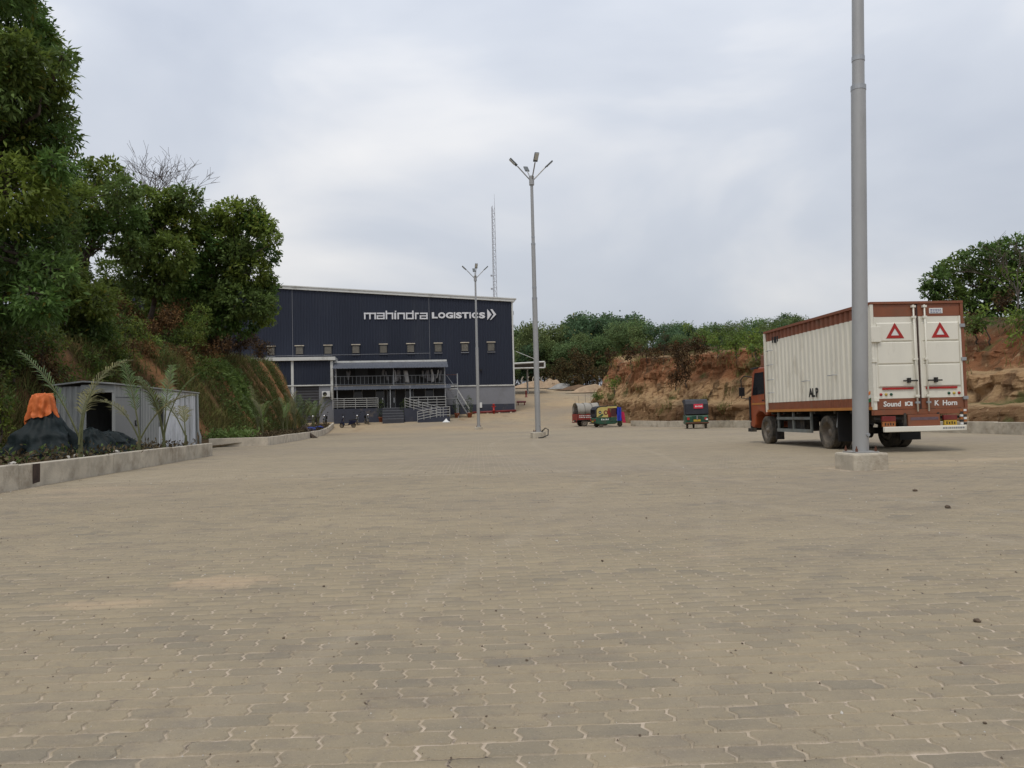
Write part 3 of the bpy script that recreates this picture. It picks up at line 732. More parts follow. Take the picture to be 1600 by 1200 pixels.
# wordmark
def gl(zx, zy): return fac(560 + zx/6.957, 470 + zy/6.957, .12)
def slab(mb, x0, x1, y0, y1):      # rectangle in zoomed picture units -> raised letter stroke on the facade
    ax, az = gl((x0+x1)/2, (y0+y1)/2); s_ = 1/6.957/13.55
    hw, hh = (x1-x0)/2*s_, (y1-y0)/2*s_
    mb.box(ax-hw, ax+hw, -.16, -.03, az-hh, az+hh)
T = 15; XT, XB, AT = 131, 201, 110
strokes = [
 [(62,190,XT,XT+T),(62,77,XT,XB),(118,133,XT,XB),(175,190,XT,XB)],
 [(202,285,XT,XT+13),(271,285,XT,XB),(200,285,XB-13,XB),(200,214,160,XB),(200,285,160,171)],
 [(297,312,AT,XB),(297,378,XT,XT+T),(363,378,XT,XB)],
 [(391,410,XT,XB)], [(396,412,AT,AT+12)],
 [(425,505,XT,XT+T),(425,440,XT,XB),(490,505,XT,XB)],
 [(585,600,AT,XB),(517,600,XT,XT+13),(517,600,XB-13,XB),(517,532,XT,XB)],
 [(615,630,XT,XB),(615,656,XT,XT+T)],
 [(670,752,XT,XT+13),(738,752,XT,XB),(668,752,XB-13,XB),(668,682,160,XB),(668,752,160,171)]]
for i, st in enumerate(strokes):
    # strokes of one letter overlap by design; each is set a hair proud of the last so that no two faces coincide
    mb = MB()
    for k, (x0, x1, y0, y1) in enumerate(st):
        n0 = len(mb.v); slab(mb, x0, x1, y0-1.2, y1-1.2)
        for q in range(n0, len(mb.v)): mb.v[q] = (mb.v[q][0], mb.v[q][1]-.003*k, mb.v[q][2])
    mb.build('letter', M['letter'], wh)
for ch, x0, x1 in zip('LOGISTICS', (800,868,950,1038,1060,1127,1207,1232,1312), (862,945,1030,1054,1125,1200,1223,1302,1378)):
    me = text_mesh(ch, 1, depth=.05, offset=.05); co = np.empty(len(me.vertices)*3); me.vertices.foreach_get('co', co); co = co.reshape(-1, 3)
    lo, hi = co.min(0), co.max(0); ax, az0 = gl((x0+x1)/2, 191); _, az1 = gl((x0+x1)/2, 125); wd = (x1-x0)/6.957/13.55
    nv = np.empty_like(co); nv[:, 0] = ax + ((co[:, 0]-lo[0])/(hi[0]-lo[0])-.5)*wd; nv[:, 2] = az0 + (co[:, 1]-lo[1])/(hi[1]-lo[1])*(az1-az0); nv[:, 1] = -.10 - co[:, 2]*.8
    me.vertices.foreach_set('co', nv.ravel()); me.materials.clear(); me.materials.append(M['letter']); link('letter', me, wh)
def poly_part(name, pts, m_, parent, y0=-.16, y1=-.03):
    mb = MB(); mb.prism([gl(*p) for p in pts], 'y', y0, y1); return mb.build(name, m_, parent)
poly_part('arrow_mark', [(1400,90),(1447,150),(1402,210)], M['letter'], wh)
poly_part('arrow_mark', [(1434,92),(1455,92),(1498,148),(1440,208),(1432,205),(1470,150)], M['letter'], wh)
# red fire pipe, hydrant and box along the base
a = fac(735, 645, .5); b = fac(805, 641.5, .5)
t = thing('fire_pipe', 'long red fire water pipe lying along the base of the grey wall', 'pipe', (BO.x, BO.y, 0), TH)
mb = MB(); mb.tube([(a[0], -.5, a[1]), (b[0]+.1, -.5, b[1])], .13, 10); mb.build('pipe', M['red_dark'], t, smooth=True)
for q in np.linspace(a[0]+.6, b[0]-.5, 4):
    mb = MB(); mb.box(q-.1, q+.1, -.62, -.38, gz(86)-.1, a[1] + (b[1]-a[1])*(q-a[0])/(b[0]-a[0])-.1); mb.build('support', M['concrete'], t)
hx, hz = fac(771.5, 640, .9); h1 = fac(771.5, 632, .9)[1]
t = thing('fire_hydrant', 'red hydrant standing at the base of the grey wall', 'hydrant', BO + bex*hx - bey*.9 + Vector((0,0,gz(87))), TH)
mb = MB(); mb.lathe([(0,-.2),(.1,-.2),(.1,.3),(.16,.32),(.16,.38),(.1,.4),(.1,.95),(.15,1.0),(.1,1.1),(0,1.12)], n=10); mb.build('barrel', M['red'], t, smooth=True)
mb = MB(); mb.tube([(-.22,0,.8),(.22,0,.8)], .06, 8); mb.build('outlet', M['red'], t)
x_, z_ = fac(751, 633, .05)
mb = MB(); mb.box(-.16, .16, -.1, .08, -.3, .3); o = mb.build('meter_box', M['white_clean'], wh, bevel=.01); o.location = (x_, -.05, z_)
x_, z_ = fac(751, 578, .05)
mb = MB(); mb.box(-.12, .12, -.25, .0, -.1, .1); o = mb.build('flood_light', M['black'], wh); o.location = (x_, -.05, z_)

# ------------------------------------------------------------------ left lean-to annexe
AO = 3.2
an = thing('lean_to', 'white framed lean-to bay with dark cladding at the side of the warehouse', 'annexe', (BO.x, BO.y, 0), TH)
x0 = fac(385, 600, AO)[0]; x1 = fac(521, 600, AO)[0]; zt = fac(500, 562, AO)[1]; zm = fac(500, 601.5, AO)[1]
mb = MB(); corr(mb, x0, x1-.1, lambda q: zm, lambda q: zt-.1, -AO, .28, .03); mb.build('wall_sheet', M['facade'], an, fix=False)
xs0, xs1 = fac(462.5, 620, AO)[0], fac(498.5, 620, AO)[0]
mb = MB(); mb.box(x0, xs0, -AO, -AO+.15, 0, zm-.05); mb.build('base_wall', M['facade_low'], an)
mb = MB(); mb.box(xs1, x1-.05, -AO, -AO+.15, 0, zm-.05); mb.build('base_wall', M['facade_low'], an)
mb = MB()
zs0 = gz(83)-.1
n_ = 26
mb.grid([[(x, -AO+.10+(.03 if k % 2 else 0), zs0+(zm-.1-zs0)*k/n_) for x in (xs0, xs1)] for k in range(n_+1)]); mb.build('roller_shutter', mat('shutter', (.045,.044,.048), .5, .15, 2), an, fix=False)
mb = MB(); mb.box(x1-.06, x1, -AO, 0, 0, zt-.1); mb.build('end_wall', M['facade_low'], an)
mb = MB(); mb.box(x0, x1+.25, -AO-.35, 0, zt-.08, zt+.28); mb.build('roof_edge', M['trim'], an)
for px in (457, 518.5):
    q = fac(px, 590, AO)[0]; mb = MB(); mb.box(q-.13, q+.13, -AO-.10, -AO+.02, (zm-1.6 if px > 500 else 0), zt-.08); mb.build('column', M['trim'], an)
mb = MB(); mb.box(x0, x1, -AO-.14, -AO-.02, zm-.1, zm+.03); mb.build('rail', M['trim'], an)
ac = fac(510, 620, AO)
t = thing('air_conditioner', 'white air conditioner condenser mounted on the lean-to wall', 'air conditioner', BO + bex*ac[0] - bey*(AO+.2) + Vector((0,0,ac[1])), TH)
mb = MB(); mb.box(-.42, .42, -.2, .2, 0, .58); mb.build('casing', M['white_clean'], t, bevel=.02)
mb = MB(); mb.lathe([(.0,-.215),(.22,-.215),(.22,-.205)], (-.12, 0, .29), 'y', 18); mb.build('fan_grille', M['black'], t)
mb = MB(); mb.box(-.40, -.34, -.2, .2, -.08, 0); mb.build('bracket', M['steel_grey'], t); mb = MB(); mb.box(.34, .40, -.2, .2, -.08, 0); mb.build('bracket', M['steel_grey'], t)

# ------------------------------------------------------------------ two-storey office front with balcony
OO = 3.6
of = thing('office_front', 'dark two-storey office front with balcony and two blue-grey sheet awnings', 'office', (BO.x, BO.y, 0), TH)
ox0, ox1 = fac(523, 620, OO)[0], fac(697, 620, OO)[0]
zPlat = fac(615, 637.5, OO)[1]; zBal = fac(610, 601.5, OO)[1]; zTop = fac(610, 574.5, OO+.8)[1]
zg = gz(84) - .15
mb = MB(); mb.box(ox0, ox1, -OO-1.4, -.0, zg-.6, zPlat); mb.build('platform', M['facade_base'], of)
mb = MB(); mb.box(ox0, ox1, -OO+1.8, -OO+1.95, zPlat, zBal-.25); mb.build('ground_floor_wall', M['dark_wall'], of)
mb = MB(); mb.box(ox0, ox1, -OO+1.4, -OO+1.55, zBal, zTop+.6); mb.build('upper_floor_wall', M['dark_wall'], of)
mb = MB(); mb.box(ox0, ox1+.05, -OO, -.1, zBal-.22, zBal); mb.build('balcony_floor', M['concrete'], of)
for px, wpx in ((558, 9), (593, 12), (611, 12), (640, 10), (672, 10)):
    q = fac(px, 625, OO)[0]; mb = MB(); h_ = 2.1 if wpx > 10 else 1.1; zb_ = zPlat+.01 if wpx > 10 else zPlat+.95
    mb.box(q-.42, q+.42, -OO+1.74, -OO+1.81, zb_, zb_+h_); d_ = mb.build('door' if wpx > 10 else 'window', M['dark_glass'], of)
    [MB().box(q+s_*.445-.025, q+s_*.445+.025, -OO+1.72, -OO+1.81, zb_, zb_+h_+.04).build('frame_side', M['steel_grey'], d_) for s_ in (-1, 1)]
    if wpx > 10: mb = MB(); mb.box(q+.28, q+.32, -OO+1.66, -OO+1.74, zb_+.6, zb_+1.15); mb.build('handle', M['chrome'], d_)
for px in (548, 580, 655, 682):
    q = fac(px, 590, OO)[0]; mb = MB(); mb.box(q-.4, q+.4, -OO+1.34, -OO+1.41, zBal+.02, zBal+1.9); mb.build('door', M['black'], of)
for px in (527, 610, 641, 696):
    q = fac(px, 625, OO+1.2)[0]; mb = MB(); mb.box(q-.04, q+.04, -OO-1.24, -OO-1.16, zPlat, zBal-.15); mb.build('post', M['steel_grey'], of)
for px in (525, 615, 695):
    q = fac(px, 590, OO)[0]; mb = MB(); mb.box(q-.05, q+.05, -OO+.02, -OO+.12, zBal, zTop+.35); mb.build('post', M['steel_grey'], of)
def awning(zlo, zhi, y_in, y_out, xa, xb, rim):
    mb = MB(); xs = []; x = xa; k = 0
    while x <= xb: xs.append((x, .03 if k % 2 else 0)); x += .15; k += 1
    mb.grid([[(q, y_out, zlo+d) for q, d in xs], [(q, y_in, zhi+d) for q, d in xs]])
    mb.grid([[(q, y_out, zlo+d-.05) for q, d in xs], [(q, y_out, zlo+d) for q, d in xs]])
    a_ = mb.build('awning', M['awning'], of, fix=False)
    if rim: mb = MB(); mb.box(xa, xb-.1, y_in-.12, y_in+.08, zhi+.0, zhi+.2); mb.build('ridge_flashing', M['trim'], a_)
awning(fac(610, 574.5, OO+1.0)[1], fac(610, 566, OO-1)[1], -OO+1.0, -OO-1.0, ox0-.1, ox1+.3, True)
awning(fac(610, 607.5, OO+1.4)[1], fac(610, 602.5, OO)[1], -OO-.02, -OO-1.4, ox0, ox1+.6, False)
# balcony railing: top rail, bottom rail, bars
mb = MB(); mb.tube([(ox0, -OO+.03, zBal+1.0), (ox1, -OO+.03, zBal+1.0)], .03, 6); mb.build('rail', M['steel_grey'], of)
mb = MB(); mb.tube([(ox0, -OO+.03, zBal+.12), (ox1, -OO+.03, zBal+.12)], .02, 6); mb.build('rail', M['steel_grey'], of)
for q in np.arange(ox0+.2, ox1, .42):
    mb = MB(); mb.box(q-.014, q+.014, -OO+.016, -OO+.044, zBal+.12, zBal+1.0); mb.build('baluster', M['steel_grey'], of)
# front steps
sx0, sx1 = fac(598, 645, OO+1.4)[0], fac(631, 645, OO+1.4)[0]; ns = 5; zfoot = gz(81.5)
for k in range(ns):
    mb = MB(); h_ = zfoot + (zPlat-zfoot)*(k+1)/ns - .003*(ns-k)
    y_ = -OO-1.4-.32*(ns-k); mb.box(sx0, sx1, y_, y_+.335 if k < ns-1 else -OO-1.4, zfoot-.5, h_); mb.build('step', M['concrete'] if False else mat('step_grey', (.05,.052,.062), .8, .2, 4) if 'step_grey' not in M else M['step_grey'], of)
    mb = MB(); mb.box(sx0+.005, sx1-.005, y_-.012, y_+.04, h_-.035, h_+.004); mb.build('lit_nosing', M['facade_low'], of)  # paler edge strip paints in the light caught by each step top
# railings of the terrace and ramp (white steel tubes)
def railing(name, label, p, q, rows_, h, posts, lean=None):
    """p, q: (local x, local y, z) ends of the foot line"""
    t = thing(name, label, 'railing', (BO.x, BO.y, 0), TH); P, Q = Vector(p), Vector(q)
    for k in range(rows_):
        zz = h*(1 - k*.82/max(1, rows_-1)); mb = MB(); mb.tube([P+Vector((0,0,zz)), Q+Vector((0,0,zz))], .038, 6); mb.build('rail', M['rail_grey'], t)
    for k in range(posts):
        b = P.lerp(Q, k/(posts-1)); mb = MB(); mb.tube([b-Vector((0,0,.1)), b+Vector((0,0,h))], .035, 6); mb.build('post', M['rail_grey'], t)
    return t
RY = -OO-1.35
railing('terrace_railing', 'white tube railing on the dark terrace behind the parked motorcycles', (ox0-.1, RY, zPlat+.02), (fac(591, 640, OO+1.4)[0], RY, zPlat+.02), 5, 1.05, 5)
railing('terrace_railing', 'white tube railing along the terrace behind the entrance ramp', (fac(640, 635, OO+1.2)[0], RY, zPlat+.02), (ox1-.1, RY, zPlat+.02), 4, 1.05, 5)
ra, rb, rc = fac(633, 640, OO+2.2)[0], fac(688, 648, OO+2.2)[0], fac(703, 648, OO+3.4)[0]
railing('ramp_railing', 'white tube railing sloping down along the upper run of the entrance ramp', (ra, -OO-2.2, zPlat), (rb, -OO-2.2, zfoot+.35), 4, 1.0, 5)
rd = fac(652.5, 652, OO+3.3)[0]
railing('ramp_railing', 'white tube railing sloping up along the lower run of the entrance ramp', (rd, -OO-3.3, zfoot-.05), (fac(682, 650, OO+3.3)[0], -OO-3.3, zfoot+.3), 4, 1.0, 4)
railing('ramp_railing', 'level white tube railing at the turn of the entrance ramp', (fac(682.5, 650, OO+3.3)[0], -OO-3.3, zfoot+.32), (rc, -OO-3.3, zfoot+.38), 4, 1.0, 3)
t = thing('entrance_ramp', 'dark walled concrete wheelchair ramp beside the office steps', 'ramp', (BO.x, BO.y, 0), TH)
mb = MB(); mb.prism([(ra-.1, zfoot-.5), (rb, zfoot-.5), (rb, zfoot+.33), (ra-.1, zPlat-.01)], 'y', -OO-2.3, -OO-1.42); mb.build('upper_run', M['facade_base'], t)
mb = MB(); mb.prism([(rd, zfoot-.5), (rc, zfoot-.5), (rc, zfoot+.36), (fac(682,650,OO+3.3)[0], zfoot+.30), (rd, zfoot-.06)], 'y', -OO-3.38, -OO-2.31); mb.build('lower_run', M['facade_base'], t)
# clothes drying on the balcony
for i, (px, w_, h_, m_) in enumerate(((542,.30,.8,'cloth_grey'),(545,.22,1.0,'cloth_grey'),(600,.3,.7,'cloth_grey'),(604,.25,1.0,'cloth_grey'),(616,.16,1.3,'cloth_pale'),(621,.45,1.25,'cloth_grey'),(626,.2,.9,'cloth_grey'),(634.5,.5,1.3,'cloth_pale'),(659,.25,.7,'cloth_grey'),(666,.2,.8,'cloth_grey'),(670,.4,1.2,'cloth_grey'),(674.5,.28,1.35,'cloth_pale'),(683,.14,.9,'cloth_pale'),(689,.3,1.1,'cloth_grey'))):
    x_ = fac(px, 585, OO-.3)[0]; zt_ = zTop - .1 - rng.uniform(0, .25)
    mb = MB(); r_ = []
    for k in range(7):
        u = k/6; wv = w_*(.75+.25*u+.12*math.sin(5*u+i)); sh = .12*math.sin(2.2*u+i*1.7)
        r_.append([(x_-wv/2+sh, -OO+.28+.03*math.sin(6*u+i), zt_-h_*u), (x_+sh, -OO+.22, zt_-h_*u), (x_+wv/2+sh, -OO+.28+.04*math.cos(5*u), zt_-h_*u-.05*math.sin(i))])
    mb.grid(r_)
    o = mb.build('hanging_garment', M[m_], smooth=True, fix=False); o.location = BO; o.rotation_euler = (0,0,TH)
    sm = o.modifiers.new('Solid', 'SOLIDIFY'); sm.thickness = .015
    tag(o, ('pale' if m_ == 'cloth_pale' else 'dull grey') + ' garment hung to dry on the office balcony', 'clothing', 'washing on the balcony')
t = thing('clothes_line', 'thin clothes line strung across the office balcony', 'clothes line', (BO.x, BO.y, 0), TH)
mb = MB(); mb.tube([(ox0+.1, -OO+.25, zTop-.08), ((ox0+ox1)/2, -OO+.25, zTop-.16), (ox1-.1, -OO+.25, zTop-.08)], .012, 5); mb.build('line', M['cable'], t)
# outside metal staircase at the right-hand end of the office
ms = thing('metal_staircase', 'grey steel staircase with handrails climbing to the end of the balcony', 'staircase', (BO.x, BO.y, 0), TH)
lx0, lx1 = fac(733, 650, 3.2)[0], fac(714, 625, 3.2)[0]; zl0 = gz(84.5)-.1; zland = fac(715, 622, 3.2)[1]
ux0, ux1 = fac(709, 622, 2.4)[0], fac(699, 600, 2.4)[0]
n_ = 8
for k in range(n_):
    u = (k+.5)/n_; mb = MB(); x_ = lx0+(lx1-lx0)*u; z_ = zl0+(zland-zl0)*(k+1)/n_; mb.box(x_-.16, x_+.16, -3.9, -3.0, z_-.04, z_); mb.build('step', M['steel_grey'], ms)
for yy in (-3.92, -2.98):
    mb = MB(); mb.tube([(lx0, yy, zl0), (lx1, yy, zland)], .06, 6); mb.build('stringer', M['steel_grey'], ms)
    mb = MB(); mb.tube([(lx0, yy, zl0), (lx0, yy, zl0+1.0), (lx1, yy, zland+1.0), (lx1-.8, yy, zland+1.0)], .03, 6); mb.build('handrail', M['trim'], ms)
mb = MB(); mb.box(lx1-1.3, lx1+.1, -3.9, -1.8, zland-.06, zland); mb.build('landing', M['steel_grey'], ms)
for k in range(9):
    u = (k+.5)/9; mb = MB(); x_ = lx1-.35-(.9)*0 ; z_ = zland+(zBal-zland)*(k+1)/9; y_ = -2.0+.0*k
    xx = lx1-.1 + (ux1-lx1-.2)*u; mb.box(xx-.14, xx+.14, -2.9, -1.9, z_-.04, z_); mb.build('step', M['steel_grey'], ms)
mb = MB(); mb.tube([(lx1, -2.92, zland+1.0), (ux1-.1, -2.92, zBal+1.0)], .03, 6); mb.build('handrail', M['steel_grey'], ms)
for x_, z1 in ((lx1-1.25, zland), (lx1+.05, zBal+1.1), (lx1-.1, zland)):
    mb = MB(); mb.box(x_-.05, x_+.05, -3.85, -3.75, zl0-.3, z1); mb.build('post', M['steel_grey'], ms)
mb = MB(); mb.box(ox1, lx1+.1, -3.4, -1.9, zBal-.06, zBal+.0); mb.build('top_landing', M['steel_grey'], ms)
mb = MB(); mb.tube([(ox1, -3.4, zBal+1.0), (lx1+.05, -3.4, zBal+1.0)], .03, 6); mb.build('handrail', M['rust'], ms)

# ------------------------------------------------------------------ things in front of the office
def on_ground(px, py, Y):
    p = uny(px, py, Y); return Vector((p.x, Y, gz(Y)))
def grit_cloud(n, seed, y0, y1):
    r_ = np.random.default_rng(seed); y = y0 + (y1-y0)*r_.random(n)**1.3; x = (r_.random(n)*2-1)*(.72*y+.6); keep = x > wall_x(y)+.1; x, y = x[keep], y[keep]; n = len(x)
    s_ = (.0025 + .0065*r_.random(n)**3)*(.8+.06*y); a = r_.uniform(0, 6.28, n)
    V = np.zeros((n, 5, 3)); k = np.arange(4)*math.pi/2
    V[:, :4, 0] = x[:, None] + s_[:, None]*np.cos(a[:, None]+k)*r_.uniform(.6, 1.3, (n, 4)); V[:, :4, 1] = y[:, None] + s_[:, None]*np.sin(a[:, None]+k)*r_.uniform(.6, 1.3, (n, 4)); V[:, :4, 2] = .002
    V[:, 4, 0] = x; V[:, 4, 1] = y; V[:, 4, 2] = .004 + s_*.9
    F = np.array([(0,1,4),(1,2,4),(2,3,4),(3,0,4)])[None] + (np.arange(n)*5)[:, None, None]
    return V.reshape(-1, 3), F.reshape(-1, 3)
def leaves(centers, normals, length, width, tint_rng, droop=.25, seed=0, n_each=1, spread=.1, fold=.12):
    """numpy leaf quads: returns verts, faces, tints"""
    r_ = np.random.default_rng(seed); c = np.repeat(np.asarray(centers, float), n_each, 0); nn_ = np.repeat(np.asarray(normals, float), n_each, 0); n = len(c)
    d = nn_*.9 + r_.normal(0, .75, (n, 3)); d[:, 2] -= droop; d /= np.linalg.norm(d, axis=1)[:, None]
    up = r_.normal(0, .55, (n, 3)); up[:, 2] += 1.0
    s_ = np.cross(d, up); s_ /= np.linalg.norm(s_, axis=1)[:, None]+1e-9; nrm_ = np.cross(s_, d)
    l_ = length*r_.uniform(.65, 1.25, (n, 1)); w_ = width*r_.uniform(.7, 1.2, (n, 1))
    base = c + r_.normal(0, spread, (n, 3))
    v = np.stack([base, base+d*l_*.5+s_*w_*.5+nrm_*w_*fold, base+d*l_-nrm_*l_*.12, base+d*l_*.5-s_*w_*.5+nrm_*w_*fold], 1)
    t = r_.uniform(tint_rng[0], tint_rng[1], n)
    return v.reshape(-1, 3), np.arange(n*4).reshape(-1, 4), t
def leaf_mesh(name, parts, m_):
    V = []; F = []; T_ = []; o = 0
    for v, f, t in parts:
        V.append(v); F.append(f+o); o += len(v)
        col = t if t.ndim == 2 else np.repeat(t[:, None], 3, 1)
        T_.append(np.repeat(np.c_[col, np.ones(len(col))], 4, 0))
    return np_mesh(name, np.concatenate(V), np.concatenate(F), m_, np.concatenate(T_))
def blob_pts(n, c, r, seed, shell=.55):
    r_ = np.random.default_rng(seed); d = r_.normal(0, 1, (n, 3)); d /= np.linalg.norm(d, axis=1)[:, None]
    rad = r_.uniform(shell, 1, (n, 1))**.7; rad = rad*np.array([1 + .38*noise.noise(Vector(q)*2.1 + Vector((seed % 97, 0, 0))) + .2*noise.noise(Vector(q)*5.3 + Vector((0, seed % 89, 0))) for q in d])[:, None]; return np.asarray(c) + d*rad*np.asarray(r), d
pot = thing('potted_shrub', 'tall narrow shrub in a terracotta pot beside the office steps', 'potted plant', on_ground(595.5, 655, 81.0), 0, 'potted shrubs by the office')
mb = MB(); mb.lathe([(0,0),(.2,0),(.28,.45),(.31,.45),(.31,.52),(.25,.52),(.25,.46),(0,.46)], n=12); mb.build('pot', M['terracotta'], pot, smooth=True)
c1, n1_ = blob_pts(260, (0,0,1.35), (.36,.36,.95), 3)
link('foliage', leaf_mesh('foliage', [leaves(c1, n1_, .16, .07, (.4, 1.0), seed=2)], M['leaf']), pot)['kind'] = 'stuff'
dup(pot, on_ground(632, 655, 81.0), 1.1)
dup(pot, on_ground(714, 651, 83.4), 2.1, 'tall narrow shrub in a terracotta pot at the foot of the metal staircase', 'potted shrubs by the metal staircase'); dup(pot, on_ground(734, 651, 83.4), 3.1, 'tall narrow shrub in a terracotta pot at the foot of the metal staircase', 'potted shrubs by the metal staircase')
b_ = thing('rubbish_bin', 'dark green wheeled rubbish bin beside the dark terrace', 'bin', on_ground(584, 656, 81.2), .2)
mb = MB(); mb.prism([(-.24,-.2),(.24,-.2),(.24,.2),(-.24,.2)], 'z', .06, .9); mb.build('body', M['bin_green'], b_, bevel=.03)
mb = MB(); mb.prism([(-.28,.9),(.28,.9),(.26,.97),(0,1.02),(-.26,.97)], 'y', -.26, .26); mb.build('lid', M['bin_green'], b_)
for s_ in (-1, 1): mb = MB(); mb.lathe([(0,-.03),(.1,-.03),(.1,.03),(0,.03)], (s_*.2, .22, .1), 'x', 12); mb.build('wheel', M['tyre'], b_)
# heap of lime
mb = MB(); r_ = []
for i in range(9):
    r_.append([((.42*i/8)*math.cos(a)*(1+.15*noise.noise((i, a, 0))), (.4*i/8)*math.sin(a), .4*(1-(i/8))**1.3*(1+.2*noise.noise((a, i, 3)))-.02) for a in np.linspace(0, 2*math.pi, 17)])
mb.grid(r_); o = mb.build('lime_heap', M['white_clean'], smooth=True, fix=False); o.location = on_ground(697, 655, 79.5); tag(o, 'small white heap of lime on the paving by the ramp', 'heap')

# ------------------------------------------------------------------ scooter and motorcycles
def wheel(parent, x, y, z, r, w_, axis='y', rim='rim', seg=20, ty='tyre'):
    mb = MB(); k = w_/2
    mb.lathe([(r*.62,-k*.8),(r*.72,-k),(r*.92,-k*.95),(r,-k*.6),(r,k*.6),(r*.92,k*.95),(r*.72,k),(r*.62,k*.8),(r*.62,-k*.8)], (0,0,0), axis, seg)
    t_ = mb.build('wheel', M[ty], parent, smooth=True); t_.location = (x, y, z)
    mb = MB(); mb.lathe([(0,-k*.35),(r*.2,-k*.55),(r*.24,-k*.3),(r*.5,-k*.2),(r*.63,-k*.75),(r*.63,k*.75),(r*.5,k*.2),(r*.24,k*.3),(r*.2,k*.55),(0,k*.35)], (0,0,0), axis, seg)
    mb.build('rim', M[rim], t_, smooth=True); return t_
def scooter(label, loc, rot, group=None):
    t = thing('scooter', label, 'scooter', loc, rot, group)     # +x forward
    wheel(t, .63, 0, .24, .24, .10); wheel(t, -.55, 0, .24, .24, .11)
    mb = MB(); mb.prism([(-.85,.62),(-.80,.48),(-.45,.36),(-.20,.28),(-.02,.26),(-.02,.34),(-.12,.44),(-.18,.68),(-.45,.72),(-.82,.72)], 'y', -.16, .16); mb.build('body', M['navy'], t, bevel=.04)
    mb = MB(); mb.prism([(-.05,.24),(.42,.24),(.42,.30),(-.05,.30)], 'y', -.15, .15); mb.build('floorboard', M['black'], t)
    mb = MB(); mb.prism([(.36,.26),(.44,.26),(.62,.62),(.50,1.0),(.42,1.0),(.50,.60)], 'y', -.19, .19); mb.build('front_shield', M['navy'], t, bevel=.03)
    mb = MB(); mb.prism([(-.86,.72),(-.10,.70),(-.08,.77),(-.45,.82),(-.86,.83)], 'y', -.14, .14); mb.build('seat', M['black'], t, bevel=.03)
    mb = MB(); mb.prism([(.40,.50),(.86,.40),(.84,.46),(.62,.55)], 'y', -.08, .08); mb.build('front_mudguard', M['navy'], t, bevel=.02)
    mb = MB(); mb.tube([(.40,-.34,1.02),(.46,-.1,1.0),(.46,.1,1.0),(.40,.34,1.02)], .02, 6); mb.build('handlebar', M['black'], t)
    mb = MB(); mb.lathe([(0,.07),(.07,.06),(.10,0),(.09,-.08)], (.50, 0, 1.02), 'x', 12); mb.build('headlamp', M['chrome'], t, smooth=True)
    for s_ in (-1, 1):
        mb = MB(); mb.tube([(.44, s_*.22, 1.02), (.42, s_*.30, 1.22)], .01, 5); mb.obox((.42, s_*.32, 1.26), (.02, .12, .08)); mb.build('mirror', M['black'], t)
    return t
def motorcycle(label, loc, rot, group=None, col='black'):
    t = thing('motorcycle', label, 'motorcycle', loc, rot, group)
    wheel(t, .66, 0, .30, .30, .09); wheel(t, -.62, 0, .30, .30, .11)
    mb = MB(); mb.prism([(-.15,.72),(.30,.74),(.36,.84),(.22,.98),(-.05,.94),(-.18,.82)], 'y', -.14, .14); mb.build('fuel_tank', M[col], t, bevel=.05)
    mb = MB(); mb.prism([(-.80,.80),(-.15,.76),(-.15,.83),(-.45,.86),(-.82,.92)], 'y', -.13, .13); mb.build('seat', M['black'], t, bevel=.03)
    mb = MB(); mb.prism([(-.18,.32),(.28,.30),(.30,.55),(.10,.68),(-.18,.62)], 'y', -.15, .15); mb.build('engine', M['chassis'], t, bevel=.03)
    mb = MB(); mb.tube([(.66,.07,.30),(.50,.07,.95)], .03, 6); mb.tube([(.66,-.07,.30),(.50,-.07,.95)], .03, 6); mb.build('fork', M['steel_grey'], t)
    mb = MB(); mb.tube([(.36,-.36,1.06),(.48,-.12,1.0),(.48,.12,1.0),(.36,.36,1.06)], .02, 6); mb.build('handlebar', M['black'], t)
    mb = MB(); mb.lathe([(0,.10),(.08,.08),(.11,0),(.09,-.10)], (.58, 0, .92), 'x', 12); mb.build('headlamp', M['chrome'], t, smooth=True)
    mb = MB(); mb.prism([(.38,.55),(.66,.64),(.92,.54),(.92,.58),(.66,.69),(.38,.60)], 'y', -.07, .07); mb.build('front_mudguard', M[col], t)
    mb = MB(); mb.prism([(-.95,.60),(-.60,.66),(-.40,.60),(-.40,.80),(-.82,.82)], 'y', -.10, .10); mb.build('tail', M[col], t, bevel=.02)
    mb = MB(); mb.tube([(.1,-.18,.32),(-.5,-.2,.34),(-.85,-.2,.42)], [.03,.04,.05], 8); mb.build('exhaust', M['chrome'], t)
    for s_ in (-1, 1):
        mb = MB(); mb.tube([(.42, s_*.24, 1.04), (.38, s_*.32, 1.24)], .01, 5); mb.obox((.38, s_*.34, 1.28), (.02, .12, .08)); mb.build('mirror', M['black'], t)
    return t
scooter('navy blue scooter parked side-on at the end of the planter kerb', on_ground(544, 667, 74.5), math.pi-.15)
motorcycle('black motorcycle with white headlamp parked nose out just behind the blue scooter', on_ground(558, 658, 79.0), -1.35)
motorcycle('black motorcycle parked nose out beside the green rubbish bin', on_ground(573, 657, 79.4), -1.2)
motorcycle('dark motorcycle parked behind the planter, below the roller shutter', on_ground(493, 659, 79.4), -1.7)
motorcycle('dark motorcycle parked behind the planter, below the air conditioner', on_ground(508, 658, 79.6), -1.5)
